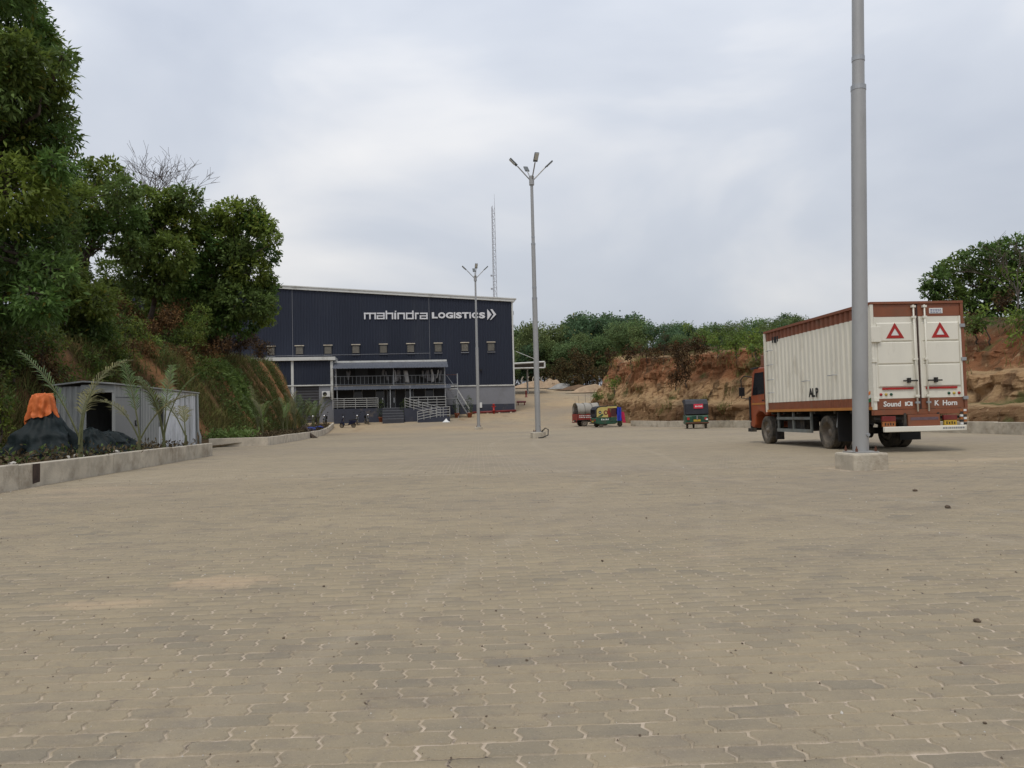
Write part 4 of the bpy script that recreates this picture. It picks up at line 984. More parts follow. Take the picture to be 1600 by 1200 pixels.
# ================================================================== LIGHT POLES
def light_pole(loc, label, rot, lean=0.0, cable=False):
    t = thing('light_pole', label, 'street light', loc, rot, None)
    mb = MB(); b_ = .33
    mb.prism([(-b_,-b_),(b_,-b_),(b_,b_),(-b_,b_)], 'z', -.1, .30); f = mb.build('foundation', M['concrete'], t, bevel=.035)
    mb = MB(); mb.box(-.22,.22,-.22,.22,.302,.325); mb.build('base_plate', M['galvanised'], t)
    for sx_ in (-1, 1):
        for sy_ in (-1, 1): mb = MB(); mb.lathe([(0,.325),(.025,.325),(.025,.38),(.012,.38),(.012,.42),(0,.42)], (sx_*.18, sy_*.18, 0), 'z', 6); mb.build('anchor_bolt', M['rust'], t)
    lx = math.tan(lean)
    P = lambda z: (lx*(z-.32), 0, z)
    for (z0, z1, r0, r1) in ((.32, 7.0, .138, .128), (7.0, 9.75, .108, .102), (9.75, 12.95, .084, .075)):
        mb = MB(); mb.tube([P(z0), P(z1)], [r0, r1], 20); mb.build('pole_section', M['galvanised'], t, smooth=True).modifiers.new('EdgeSplit', 'EDGE_SPLIT')
    for z, r_ in ((7.0, .134), (9.75, .110), (7.55, .114), (10.1, .088)):
        mb = MB(); mb.tube([P(z-.05), P(z+.04)], [r_, r_], 20); mb.build('collar', M['steel_grey'], t)
    mb = MB(); mb.obox((lx*1.0, -.138, .95), (.1, .02, .3)) if False else mb.lathe([(0,-.15),(.03,-.15),(.035,-.12)], (lx*.2+.07, 0, .62), 'y', 10); mb.build('earth_lug', M['steel_grey'], t)
    mb = MB(); mb.lathe([(0,12.75),(.13,12.75),(.13,13.2),(.1,13.22),(0,13.22)], (lx*12.7, 0, 0), 'z', 12); mb.build('hub', M['galvanised'], t)
    for a in (0, 90, 180, 270):
        q = R(a+4); d = Vector((math.cos(q), math.sin(q), 0)); c = Vector(P(13.0))
        e_ = c + d*.72 + Vector((0,0,.68))
        mb = MB(); mb.tube([c+d*.06, c+d*.12+Vector((0,0,.05)), e_], .032, 8); arm = mb.build('arm', M['galvanised'], t)
        ax = (d*.72+Vector((0,0,.68))).normalized(); s_ = Vector((-d.y, d.x, 0)); u_ = ax.cross(s_)
        if u_.z < 0: u_ = -u_
        m_ = Matrix((ax, s_, u_)).transposed()
        mb = MB(); mb.obox(e_+ax*.28, (.50,.23,.065), m_); lm = mb.build('lamp_head', M['lamp_grey'], arm, bevel=.02)
        lm.name = 'lamp_head'
        mb = MB(); mb.obox(e_+ax*.33-u_*.045, (.36,.18,.02), m_); mb.build('lamp_lens', M['lens'], arm)
    if cable:
        mb = MB(); pts = [(.12,-.3,.31),(.28,-.42,.5),(.42,-.45,.42),(.40,-.46,.15),(.1,-.5,.03),(-.1,-.52,.03)]
        mb.tube([Vector(p) for p in pts], .028, 8); mb.build('cable_loop', M['cable'], t, smooth=True)
    return t
light_pole(POLE[0], 'tall galvanised lamp pole on a concrete block in front of the parked truck', R(6), R(2.25))
light_pole(POLE[1], 'galvanised lamp pole with four lamp heads and a black cable loop at its foot', R(10), 0, True)
light_pole(POLE[2], 'galvanised lamp pole with four lamp heads standing before the warehouse lettering', R(5), 0, False)

# ================================================================== TRUCK
TX, TY, TYAW = 9.95, 18.77, .065
tk = thing('box_truck', 'brown and white box truck with corrugated sides parked on the paving, rear doors shut', 'truck', (TX, TY, 0), TYAW)
tL, tW, z0, zT = 6.5, 2.36, 1.045, 3.67; hw = tW/2
# corrugated white side, brown upper and lower bands
def side_sheet(mb, y0, y1, za, zb, x, sgn, pitch=.27, depth=.045):
    pr = [(0,0),(.30,0),(.42,-1),(.78,-1),(.90,0)]; ys_ = []; y = y0
    while y < y1:
        for a, d in pr:
            if y+a*pitch < y1: ys_.append((y+a*pitch, d))
        y += pitch
    ys_.append((y1, 0))
    mb.grid([[(x+sgn*d*depth, q, za) for q, d in ys_], [(x+sgn*d*depth, q, zb) for q, d in ys_]])
zWb, zWt = z0+.30, zT-.33
for s_ in (-1, 1):
    mb = MB(); side_sheet(mb, .08, tL, zWb, zWt, s_*hw, s_); sd = mb.build('side_panel', M['white_paint'], tk, fix=False)
    mb = MB(); side_sheet(mb, .08, tL, zWt, zT-.05, s_*hw, s_, .27); mb.build('upper_band', M['truck_brown'], tk, fix=False)
    mb = MB(); side_sheet(mb, .08, tL, z0+.07, zWb, s_*hw, s_, .09, .015); mb.build('lower_band', M['truck_brown'], tk, fix=False)
    mb = MB(); mb.box(s_*hw-.03, s_*hw+.02, .05, tL, z0, z0+.075); mb.build('yellow_stripe', M['stripe_yellow'], tk)
    mb = MB(); mb.box(s_*hw-.04, s_*hw+.02, .0, tL+.02, zT-.06, zT+.01); mb.build('top_rail', M['truck_brown'], tk)
    mb = MB(); mb.box(s_*hw-.05, s_*hw+.008, tL-.06, tL+.02, z0, zT-.06); mb.build('front_post', M['white_paint'], tk)
mb = MB(); mb.box(-hw+.02, hw-.02, .02, tL, zT-.05, zT-.01); mb.build('roof_panel', M['truck_brown'], tk)
mb = MB(); mb.box(-hw+.02, hw-.02, tL-.05, tL, z0, zT-.05); mb.build('front_panel', M['white_paint'], tk)
mb = MB(); mb.box(-hw+.02, hw-.02, .1, tL-.05, z0+.005, z0+.06); mb.build('box_floor', M['chassis'], tk)
# grab rungs on the left side
for (y_, z_) in ((6.1, 3.02), (6.1, 2.56), (6.1, 2.08), (6.1, 1.66), (3.55, 1.92), (1.95, 2.0)):
    mb = MB(); mb.tube([(-hw, y_-.2, z_), (-hw-.07, y_-.18, z_), (-hw-.07, y_+.18, z_), (-hw, y_+.2, z_)], .012, 6); mb.build('grab_rung', M['steel_grey'], tk)
text_part('side_marking', 'AL P', .34, M['black'], tk, (-hw-.004, 3.15, 1.56), (R(90), 0, R(-90)), depth=.003, offset=.012, space=.85)
for y_ in (5.75, 5.9, 5.5, 5.65): mb = MB(); mb.box(-hw-.003, -hw+.002, y_-.05, y_+.04, zWt-.02-.1*rng.random(), zWt+.10); mb.build('paint_mark', M['black'], tk)
# rear frame
for s_ in (-1, 1):
    mb = MB(); mb.box(s_*hw-(.075 if s_ > 0 else -.0), s_*hw+(.075 if s_ < 0 else 0.0), -.05, .09, z0, zT-.05); mb.build('rear_post', M['truck_brown'] if s_ > 0 else M['white_paint'], tk, bevel=.006)
mb = MB(); mb.box(-hw, hw, -.06, .10, zT-.05, zT+.012); mb.build('rear_header', M['truck_brown'], tk, bevel=.006)
mb = MB(); mb.box(-hw, hw, -.04, .10, z0-.13, z0-.005); mb.build('rear_sill', M['truck_brown'], tk, bevel=.006)
zd0, zd1 = z0+.005, zT-.055
zb1 = z0+.27; zw1 = zT-.36
for s_ in (-1, 1):
    a, b = (-hw+.08, -.03) if s_ < 0 else (.03, hw-.08)
    mb = MB(); mb.box(a, b, -.02, .02, zb1, zw1); d_ = mb.build('door', M['white_paint'], tk)
    d_['label'] = 'white door leaf of the truck box with pressed ribs'
    mb = MB(); mb.box(a, b, -.024, .02, zd0, zb1-.004); mb.build('lower_panel', M['truck_brown'], d_)
    mb = MB(); mb.box(a, b, -.024, .02, zw1+.004, zd1); mb.build('upper_panel', M['truck_brown'], d_)
    # raised border and raised pressed fields leave recessed bands between them
    o_ = .09; fz = [zb1+.03, zb1+.30, zb1+.33+.47, zb1+.33+.47+.06, zw1-.62, zw1-.56, zw1-.17, zw1-.12]
    for (q0, q1) in ((zb1+.30, zb1+.30+.50), (zb1+.86, zw1-.64), (zw1-.58, zw1-.17)):
        mb = MB(); ia, ib = a+(.08 if s_ < 0 else .16), b-(.16 if s_ < 0 else .08)
        mb.add([(a+.05,-.021,q0-.03),(b-.05,-.021,q0-.03),(b-.05,-.021,q1+.03),(a+.05,-.021,q1+.03),(ia,-.052,q0),(ib,-.052,q0),(ib,-.052,q1),(ia,-.052,q1)],
               [(4,5,6,7),(0,1,5,4),(1,2,6,5),(2,3,7,6),(3,0,4,7)]); mb.build('pressed_field', M['white_paint'], d_)
    for (q0, q1) in ((a, a+.045), (b-.045, b)):
        mb = MB(); mb.box(q0, q1, -.045, -.019, zb1, zw1); mb.build('door_edge', M['white_paint'], d_)
    # warning triangle
    cx = (a+b)/2 - .05*s_*-1*0 + (-.02 if s_ < 0 else .0); cz = zw1-.40; r_ = .26
    def tri(r, y, zo=0): return [(cx, y, cz+r*.95+zo), (cx-r*.87, y, cz-r*.5+zo), (cx+r*.87, y, cz-r*.5+zo)]
    mb = MB(); A, B = tri(r_, -.062), tri(r_*.46, -.062); A2, B2 = tri(r_, -.050), tri(r_*.46, -.050)
    mb.add(A+B+A2+B2, [(0,1,4,3),(1,2,5,4),(2,0,3,5),(0,6,7,1),(1,7,8,2),(2,8,6,0)]); mb.build('warning_triangle', M['red'], d_)
    mb = MB(); mb.add(tri(r_*.46, -.056), [(0,1,2)]); mb.build('triangle_centre', M['white_clean'], d_)
    # red reflective strip and small round markers
    ra, rb = (a+.15, b-.14) if s_ < 0 else (a+.12, b-.16)
    mb = MB(); mb.box(ra, rb, -.047, -.022, zb1+.215, zb1+.265); mb.build('reflector_strip', M['red'], d_)
    cols = ('red', 'yellow_dot', 'green_dot') if s_ < 0 else ('green_dot', 'yellow_dot', 'red')
    for k, cname in enumerate(cols):
        xx = (a+.11+.13*k) if s_ < 0 else (b-.37+.13*k)
        mb = MB(); mb.lathe([(0,-.048),(.03,-.045),(.036,-.022)], (xx, 0, zb1+.10), 'y', 12); mb.build('marker', M[cname], d_, smooth=True)
    # locking bar with handle
    bx_ = (b-.08) if s_ < 0 else (a+.14)
    mb = MB(); mb.tube([(bx_, -.085, z0-.06), (bx_, -.085, zT-.08)], .019, 10); lb = mb.build('locking_bar', M['white_paint'], d_, smooth=True)
    for z_ in (z0+.16, zb1+.05, zb1+.95, zT-.12, zw1-.02):
        mb = MB(); mb.box(bx_-.05, bx_+.05, -.11, -.045, z_-.025, z_+.025); mb.build('bar_guide', M['steel_grey'] if z_ < zb1 else M['white_paint'], d_)
    hz = zb1+.42
    mb = MB(); mb.obox((bx_-s_*.0+.0 + (-.17 if s_ < 0 else .17), -.115, hz), (.36,.022,.035)); mb.obox((bx_ + (-.2 if s_ < 0 else .2), -.10, hz+.01), (.06,.08,.12)); tag(mb.build('door_handle', M['rust'] if False else M['chassis'], d_), None)
    for z_ in (z0+.25, z0+1.2, zT-.6):
        mb = MB(); xx = a-.03 if s_ < 0 else b+.03; mb.box(xx-.06, xx+.06, -.075, -.02, z_-.04, z_+.04); mb.build('hinge', M['steel_grey'] if s_ > 0 else M['white_paint'], d_)
mb = MB(); mb.box(-.022, .022, -.028, .03, zd0, zd1); mb.build('door_seal', mat('seal', (.05,.025,.02), .8, .2), tk)
tb = dict(depth=.002, offset=.012)
zt_ = z0+.13
for body, x_, sz in (('Sound', -.72, .175), ('O', -.30, .15), ('K', .40, .17), ('Horn', .74, .175)):
    text_part('lettering', body, sz, M['white_clean'], tk, (x_, -.028, zt_), (R(90), 0, 0), depth=.002, offset=.005, space=1.0, shear=.05)
for dx_ in (-.075, .075): mb = MB(); mb.box(-.30+dx_-.02, -.30+dx_+.02, -.028, -.022, zt_-.05, zt_+.05); mb.build('lettering', M['white_clean'], tk)
mb = MB(); mb.box(.32, .66, -.036, -.026, zw1+.07, zw1+.2); np_ = mb.build('notice_plate', M['white_clean'], tk)
mb = MB()
for k in range(3):
    x = .35
    while x < .62: l_ = rng.uniform(.02, .06); mb.box(x, min(x+l_, .63), -.0385, -.036, zw1+.165-k*.035-.008, zw1+.165-k*.035+.008); x += l_+.015
tag(mb.build('print', mat('print_blue', (.03,.05,.18), .6, .1), np_), kind='stuff')
mb = MB(); mb.box(-hw-.03, -hw+.22, -.11, -.05, zw1-.62, zw1-.24); mb.build('side_flap', M['white_paint'], tk, bevel=.012)
# tricolour mark on the rear end of the left side
for k, c_ in enumerate(('flag_orange', 'white_clean', 'flag_green')):
    mb = MB(); y_ = .10; mb.add([(-hw-.004, y_, zb1+.20-.09*k), (-hw-.004, y_+.35, zb1+.10-.09*k), (-hw-.004, y_+.35, zb1+.02-.09*k), (-hw-.004, y_, zb1+.12-.09*k)], [(0,1,2,3)]); mb.build('flag_mark', M[c_], tk)
# chassis, rear bumper and lamps
for s_ in (-1, 1):
    mb = MB(); mb.box(s_*.42-.04, s_*.42+.04, .0, 8.2, .72, .96); mb.build('chassis_rail', M['chassis'], tk)
for y_ in (.15, 1.2, 2.1, 3.3, 4.4, 5.4, 6.3):
    mb = MB(); mb.box(-hw+.06, hw-.06, y_-.05, y_+.05, .965, z0-.0); mb.build('cross_member', M['chassis'], tk)
mb = MB(); mb.box(-.36, .45, -.07, .02, z0-.42, z0-.135); o = mb.build('tail_board', M['truck_brown'], tk, bevel=.01)
mb = MB(); mb.box(-.30, .40, -.075, -.07, z0-.27, z0-.20); mb.build('faded_print', M['purple_print'], o)
mb = MB(); mb.box(-hw+.18, hw-.12, -.16, -.06, .50, .63); mb.build('rear_bumper', M['white_paint'], tk, bevel=.015)
mb = MB(); x = .45
while x < hw-.2: l_ = rng.uniform(.02, .05); mb.box(x, x+l_, -.1625, -.16, .55, .59); x += l_+.015
tag(mb.build('bumper_print', M['facade_low'], tk), kind='stuff')
mb = MB(); mb.box(-hw+.05, hw-.05, .02, .08, .80, .86); mb.build('lamp_bar', M['chassis'], tk)
for s_, cx in ((-1, -.83), (1, .72)):
    mb = MB(); mb.box(cx-.17, cx+.17, -.06, .02, .76, .885); o = mb.build('tail_lamp', M['red_dark'], tk, bevel=.01)
    mb = MB(); mb.box(cx-.16, cx+.16, -.055, .0, .63, .755); mb.build('number_plate', M['plate_orange' if s_ < 0 else 'plate_yellow'], tk)
    for k in range(4): mb = MB(); xx = cx-.11+.065*k; mb.box(xx, xx+.03, -.058, -.054, .66, .725-.012*(k % 2)); mb.build('plate_mark', M['black'], tk)
for k in range(6):
    for j in range(2):
        mb = MB(); mb.box(.98+.09*j, 1.05+.09*j, -.05, -.0, .64+.065*k, .69+.065*k); mb.build('side_marker', M[('white_clean', 'chassis', 'plate_orange')[(k+j) % 3]], tk)
for s_ in (-1, 1):      # struts carrying the bumper
    mb = MB(); mb.box(s_*.42-.03, s_*.42+.03, -.05, .02, .55, .95); mb.build('bumper_strut', M['chassis'], tk)
# wheels
WR = .46; YR, YF = 2.6, 6.75
def truck_wheel(x, y, dual):
    mb = MB(); w_ = .25; prof = []
    k = w_/2; r = WR
    base = [(r*.60,-k*.85),(r*.70,-k),(r*.90,-k*1.02),(r*.97,-k*.9)]
    tread = []
    for q in (-.62, -.2, .2, .62): tread += [(r, k*(q-.17)), (r, k*(q+.15)), (r*.975, k*(q+.155)), (r*.975, k*(q+.235))]
    prof = base + tread[:-2] + [(r*.97,k*.9),(r*.90,k*1.02),(r*.70,k),(r*.60,k*.85)]
    mb.lathe(prof, (0,0,0), 'x', 36); t_ = mb.build('wheel', M['tyre'], tk); t_.location = (x, y, WR-.008)
    s_ = -1 if x < 0 else 1
    mb = MB()
    if dual: pr = [(0,.02),(.10,.02),(.11,-.02),(.15,-.10),(.20,-.13),(.24,-.12),(.28,.02),(.285,k*.9)]
    else: pr = [(0,.10),(.08,.10),(.09,.05),(.16,.045),(.20,.06),(.25,.02),(.28,.07),(.285,k*.95)]
    mb.lathe([(a, s_*b) for a, b in pr], (0,0,0), 'x', 28); rm = mb.build('rim', M['rim'], t_, smooth=True)
    for j in range(8):
        a = 2*math.pi*j/8; xx = s_*(.055 if not dual else -.09); mb = MB(); mb.lathe([(0,.02*s_),(.014,.018*s_),(.014,-.03*s_)], (xx, .15*math.cos(a), .15*math.sin(a)), 'x', 6); mb.build('wheel_nut', M['steel_grey'], t_)
    return t_
for s_ in (-1, 1):
    truck_wheel(s_*1.0, YR, True); truck_wheel(s_*.70, YR, True); truck_wheel(s_*1.02, YF, False)
mb = MB(); mb.tube([(-.95, YR, WR), (.95, YR, WR)], .085, 10); mb.lathe([(.0,-.2),(.19,-.14),(.19,.14),(0,.2)], (0, YR, WR), 'x', 14); mb.build('rear_axle', M['chassis'], tk)
mb = MB(); mb.tube([(-.95, YF, WR), (.95, YF, WR)], .06, 10); mb.build('front_axle', M['chassis'], tk)
mb = MB(); mb.tube([(0, YR, WR+.05), (0, 5.2, .68)], .055, 10); mb.build('drive_shaft', M['chassis'], tk)
for s_ in (-1, 1):
    mb = MB(); mb.box(s_*1.14 if s_ < 0 else .56, -.56 if s_ < 0 else 1.14, YR-.72, YR-.69, .22, 1.0); mb.build('mud_flap', M['black'], tk)
    mb = MB(); mb.tube([(s_*1.1, YR-.68, 1.0), (s_*1.12, YR-.62, .6)], .02, 6); mb.build('flap_stay', M['steel_grey'], tk)
    mb = MB(); mb.box(s_*1.12 if s_ < 0 else .85, -.85 if s_ < 0 else 1.12, YF-.72, YF-.69, .16, .75); mb.build('mud_flap', M['chassis'], tk)
    for k, (a_, b_) in enumerate(((.80, .88), (.42, .52))):
        mb = MB(); mb.box(s_*1.12-.02, s_*1.12+.02, 3.5, 5.9, a_, b_); mb.build('side_guard_rail', M['guard'], tk)
    for y_ in (3.55, 4.75, 5.85):
        mb = MB(); mb.box(s_*1.09-.025, s_*1.09+.025, y_-.04, y_+.04, .42, 1.03); mb.build('side_guard_post', M['guard'], tk)
    sp = [(YR+a*.28, z) for a, z in ((-2, .80), (-1, .70), (0, .66), (1, .70), (2, .80))]
    mb = MB(); mb.tube([(s_*.42, y_, z_) for y_, z_ in sp], .05, 6); mb.build('leaf_spring', M['chassis'], tk)
mb = MB(); mb.lathe([(0,-.5),(.27,-.5),(.29,-.46),(.29,.46),(.27,.5),(0,.5)], (.82, 4.6, .68), 'y', 20); mb.build('fuel_tank', M['chassis'], tk, smooth=True)
mb = MB(); mb.box(-1.0, -.55, 4.2, 5.4, .45, .88); mb.build('battery_box', M['chassis'], tk)
# cab
cw = 1.14; cy0, cy1 = tL+.12, tL+1.55
mb = MB()
prof = [(cy0, .95), (cy0, 2.45), (cy0+.15, 2.55), (cy1-.42, 2.55), (cy1-.22, 2.40), (cy1-.02, 1.62), (cy1+.05, 1.45), (cy1+.06, .55), (cy1-.25, .50), (cy1-.34, .62), (cy1-.42, .95), (cy1-.70, 1.08), (cy1-1.0, 1.05), (cy1-1.22, .95)]
mb.prism(prof, 'x', -cw, cw); cab = mb.build('cab', M['cab_orange'], tk, bevel=.04)
for s_ in (-1, 1):
    mb = MB(); yy = [(cy0+.18, 1.66), (cy0+.2, 2.38), (cy1-.45, 2.38), (cy1-.16, 1.62)]
    mb.prism(yy, 'x', s_*cw-.006*s_, s_*cw+.008*s_); mb.build('side_window', M['dark_glass'], cab)
    mb = MB(); mb.box(s_*cw-.01, s_*cw+.006, cy0+.16, cy0+.175, .98, 1.64); mb.build('door_seam', M['black'], cab)
    mb = MB(); mb.box(s_*cw-.01, s_*cw+.012, cy0+.02, cy1-.1, 1.30, 1.36); mb.build('cab_stripe', M['stripe_yellow'], cab)
    mb = MB(); mb.box(s_*cw-.01, s_*cw+.03, cy0+.25, cy0+.42, 1.42, 1.46); mb.build('door_handle', M['black'], cab)
    mb = MB(); mb.tube([(s_*cw, cy1-.2, 2.25), (s_*(cw+.16), cy1+.12, 2.32), (s_*(cw+.24), cy1+.22, 2.2), (s_*(cw+.24), cy1+.22, 1.55), (s_*cw, cy1-.05, 1.5)], .018, 6); mb.build('mirror_bracket', M['black'], cab)
    mb = MB(); mb.box(s_*(cw+.24)-.1, s_*(cw+.24)+.1, cy1+.16, cy1+.21, 1.62, 1.92); mb.box(s_*(cw+.24)-.1, s_*(cw+.24)+.1, cy1+.161, cy1+.211, 1.925, 2.12) if False else None
    mb.build('mirror', M['black'], cab, bevel=.015)
    mb = MB(); mb.box(s_*cw-.12, s_*cw+.04, cy1-.35, cy1+.02, .38, .50); mb.build('step', M['chassis'], cab)
    mb = MB(); mb.prism([(cy1-.03, .75), (cy1+.10, .75), (cy1+.10, 1.6), (cy1-.0, 1.6)], 'x', s_*cw-.03, s_*cw+.05); mb.build('wind_deflector', M['black'], cab)
mb = MB(); mb.prism([(cy1-.21, 2.36), (cy1-.02, 1.66), (cy1+.0, 1.66), (cy1-.19, 2.36)], 'x', -cw+.12, cw-.12); mb.build('windscreen', M['dark_glass'], cab)
mb = MB(); mb.box(-cw, cw, cy1-.02, cy1+.14, .42, .72); mb.build('front_bumper', M['chassis'], cab, bevel=.03)
mb = MB(); mb.box(-cw+.05, cw-.05, cy0+.05, cy0+.55, 2.56, 2.95); mb.build('roof_carrier', M['truck_brown'], cab, bevel=.02)
mb = MB(); mb.box(-cw-.02, cw+.02, cy1-.75, cy1-.1, 2.52, 2.575); mb.build('sun_visor', M['black'], cab, bevel=.01)

# ================================================================== CONTAINER CABIN
sc_ = thing('container_cabin', 'grey corrugated container cabin with peeling silver side and dark open end behind the retaining wall', 'container', (-13.45, 25.9, .1), R(-2.2))
cw_, cl_, ch_ = 1.95, 6.2, 2.48      # local: x from -cw_ (left) to 0 (right side), y 0 .. cl_
def corr_y(mb, y0, y1, za, zb, x, depth, pitch):
    pr = [(0,0),(.35,0),(.5,-depth),(.85,-depth),(1,0)]; ys_ = []; y = y0
    while y < y1-1e-6:
        for a, d in pr[:-1]:
            if y+a*pitch < y1: ys_.append((y+a*pitch, d))
        y += pitch
    ys_.append((y1, 0)); mb.grid([[(x+d, q, za(q)) for q, d in ys_], [(x+d, q, zb(q)) for q, d in ys_]])
zroof = lambda y: ch_ - .02*y
dy = 1.72
mb = MB(); corr_y(mb, dy, 3.05, lambda q: .12, lambda q: zroof(q)-.08, 0, .035, .2); mb.build('side_wall', M['container_grey'], sc_, fix=False)
mb = MB(); corr_y(mb, 3.05, 3.42, lambda q: .12, lambda q: .95, 0, .035, .2); mb.build('side_wall', M['container_peel'], sc_, fix=False)
mb = MB(); corr_y(mb, 3.05, 3.42, lambda q: 2.0, lambda q: zroof(q)-.08, 0, .035, .2); mb.build('side_wall', M['container_grey'], sc_, fix=False)
mb = MB(); corr_y(mb, 3.42, cl_-.08, lambda q: .12, lambda q: zroof(q)-.08, 0, .035, .2); mb.build('side_wall', M['container_peel'], sc_, fix=False)
mb = MB(); mb.box(-.06, -.04, 3.04, 3.43, .93, 2.02); mb.build('window', M['black'], sc_)
for a, b, c, d in ((3.02,3.06,.93,2.02),(3.41,3.45,.93,2.02)): mb = MB(); mb.box(-.03,.015,a,b,c,d); mb.build('window_frame', M['container_grey'], sc_)
mb = MB(); mb.box(-.035, .0, .10, dy-.03, .14, 1.98); dd = mb.build('door', mat('door_grey', (.23,.235,.23), .6, .06, 2), sc_, bevel=.006)
mb = MB(); mb.obox((.03, dy-.28, 1.02), (.03,.2,.03)); mb.obox((.03, dy-.36, 1.1), (.03,.03,.2)); mb.build('door_bolt', M['chassis'], dd)
mb = MB(); corr_y(mb, .0, dy, lambda q: 2.0, lambda q: zroof(q)-.08, -.01, .03, .28); mb.build('door_header', M['container_grey'], sc_, fix=False)
for a in (0, dy-.015, cl_-.06):
    mb = MB(); mb.box(-.06, .03, a-.0, a+.06, .0, zroof(a)-.05); mb.build('corner_post', M['container_grey'], sc_)
mb = MB(); mb.box(-.08, .045, .0, cl_, .0, .11); mb.build('bottom_rail', M['chassis'], sc_)
# end wall facing the yard: ribbed sheet at its left, doorway at its right
mb = MB()
xs_ = []; x = -cw_
while x < -1.15: xs_ += [(x,0),(x+.07,0),(x+.10,.06),(x+.17,.06)]; x += .2
xs_.append((-1.13, 0)); mb.grid([[(q, d, .0) for q, d in xs_], [(q, d, ch_-.1) for q, d in xs_]]); mb.build('end_wall', M['container_grey'], sc_, fix=False)
mb = MB(); mb.box(-1.13, -.0, -.01, .06, 2.15, ch_-.06); mb.build('end_lintel', M['container_grey'], sc_)
mb = MB(); mb.box(-1.16, -1.10, -.02, .08, 0, 2.15); mb.build('door_jamb', M['container_grey'], sc_)
mb = MB(); mb.box(-cw_-.03, -cw_+.03, 0, cl_, 0, ch_-.08); mb.build('back_wall', M['container_grey'], sc_)
mb = MB(); mb.box(-cw_, 0, cl_-.05, cl_, 0, ch_-.2); mb.build('far_wall', M['container_grey'], sc_)
mb = MB(); mb.box(-cw_, 0, .05, cl_, 0.0, .05); mb.build('floor_plate', M['black'], sc_)
mb = MB(); rf = [[(x, y, zroof(y)-.02 + .10*(1-abs((x+cw_/2)/(cw_/2+.1)))) for x in (-cw_-.1, -cw_/2, .1)] for y in (-.12, cl_/2, cl_+.1)]
mb.grid(rf); o = mb.build('roof', M['container_grey'], sc_, fix=False); q = o.modifiers.new('s', 'SOLIDIFY'); q.thickness = .05
mb = MB(); mb.tube([(.06, cl_-.05, zroof(cl_)-.1), (.08, cl_-.03, .75), (.2, cl_-.1, .5), (.2, cl_-.1, -.05)], .05, 8); mb.build('drain_pipe', M['container_grey'], sc_, smooth=True)

# ================================================================== TARPAULIN HEAP
th_ = Vector((-12.0, 19.6, .33))
def heap(name, label, loc, prof, m_, cat, seed, squash=1.0, folds=9, fold_amp=.10, n=110, rows_=40):
    mb = MB(); r_ = []
    for i in range(rows_):
        u = i/(rows_-1); ring = []
        for k in range(n+1):
            a = 2*math.pi*(k % n)/n
            rad = lerp(prof, u); z = lerp([(p[0], p[2]) for p in prof3[name]], u)
            f_ = 1 + fold_amp*u*(((1-2*abs(((folds*a/6.2832 + .5*noise.noise((math.cos(a)*1.5, math.sin(a)*1.5, seed)) + u*.2) % 1)*2-1))*.7 if name != 'orange_sheet' else math.sin(folds*a + 2.3*noise.noise((math.cos(a)*1.5, math.sin(a)*1.5, seed)) + u*1.2)*.6) + noise.noise((math.cos(a)*3+seed, math.sin(a)*3, u*3))*1.2)
            rad2 = rad*f_; cr_ = (.25 if name == 'orange_sheet' else 1)*noise.noise((math.cos(a)*5*u, math.sin(a)*5*u, seed+u*4))*.08 + (.2 if name == 'orange_sheet' else 1)*abs(noise.noise((math.cos(a)*9*u+3, math.sin(a)*9*u, seed+u*6)))*.07
            rad2 += cr_*min(1, u*2); zz = z*(1+.08*noise.noise((math.cos(a)*2, math.sin(a)*2, seed+5+u))) + .05*noise.noise((k*.3, u*7, seed))*(1-u)
            hem = (u*u*(.30*noise.noise((math.cos(a)*1.3, math.sin(a)*1.3, seed)) - .26*max(0, math.cos(a-3.4)))) if name == 'orange_sheet' else 0
            ring.append((rad2*math.cos(a) + (.16*(1-u)**2 if name == 'tarpaulin_heap' else 0), rad2*math.sin(a)*squash, zz + hem))
        r_.append(ring)
    mb.grid(r_); o = mb.build(name, m_, smooth=True, fix=False); o.location = loc; tag(o, label, cat); return o
prof3 = {'tarpaulin_heap': [(0,0,1.20),(.12,.20,1.20),(.2,.30,1.08),(.35,.50,.80),(.5,.72,.60),(.65,.80,.36),(.8,.92,.16),(1,1.08,-.05)],
         'orange_sheet': [(0,0,1.58),(.25,.24,1.58),(.32,.26,1.55),(.7,.31,1.28),(1,.34,1.10)],
         'tarpaulin_fold': [(0,0,.62),(.3,.30,.55),(.6,.65,.30),(1,1.0,-.05)]}
def pr(name): return [(p[0], p[1]) for p in prof3[name]]
heap('tarpaulin_heap', 'heap under a dark green-black tarpaulin beside the container cabin, topped by an orange sheet', th_, pr('tarpaulin_heap'), M['tarp'], 'tarpaulin', 3, .85, 5, .36)
heap('orange_sheet', 'bright orange plastic sheet tied over the top of the dark tarpaulin heap', th_+Vector((.02,-.05,.0)), pr('orange_sheet'), M['orange_cloth'], 'sheet', 8, .9, 11, .22)
mb = MB(); mb.lathe([(0,1.65),(.13,1.65),(.15,1.63),(.15,1.56)], n=18); o = mb.build('barrel_top', M['orange_cloth'], smooth=True); o.location = th_ + Vector((.02,-.05,0)); tag(o, 'round orange lid under the orange sheet on the tarpaulin heap', 'lid')
heap('tarpaulin_fold', 'crumpled dark tarpaulin spread on the soil before the cabin opening', th_+Vector((.35,2.6,.02)), pr('tarpaulin_fold'), M['tarp'], 'tarpaulin', 21, .8, 7, .4)
heap('tarpaulin_fold', 'dark tarpaulin slumped between the orange topped heap and the cabin opening', th_+Vector((.55,1.25,.02)), pr('tarpaulin_fold'), M['tarp'], 'tarpaulin', 33, .8, 5, .4).scale = (.8, .8, 1.15)

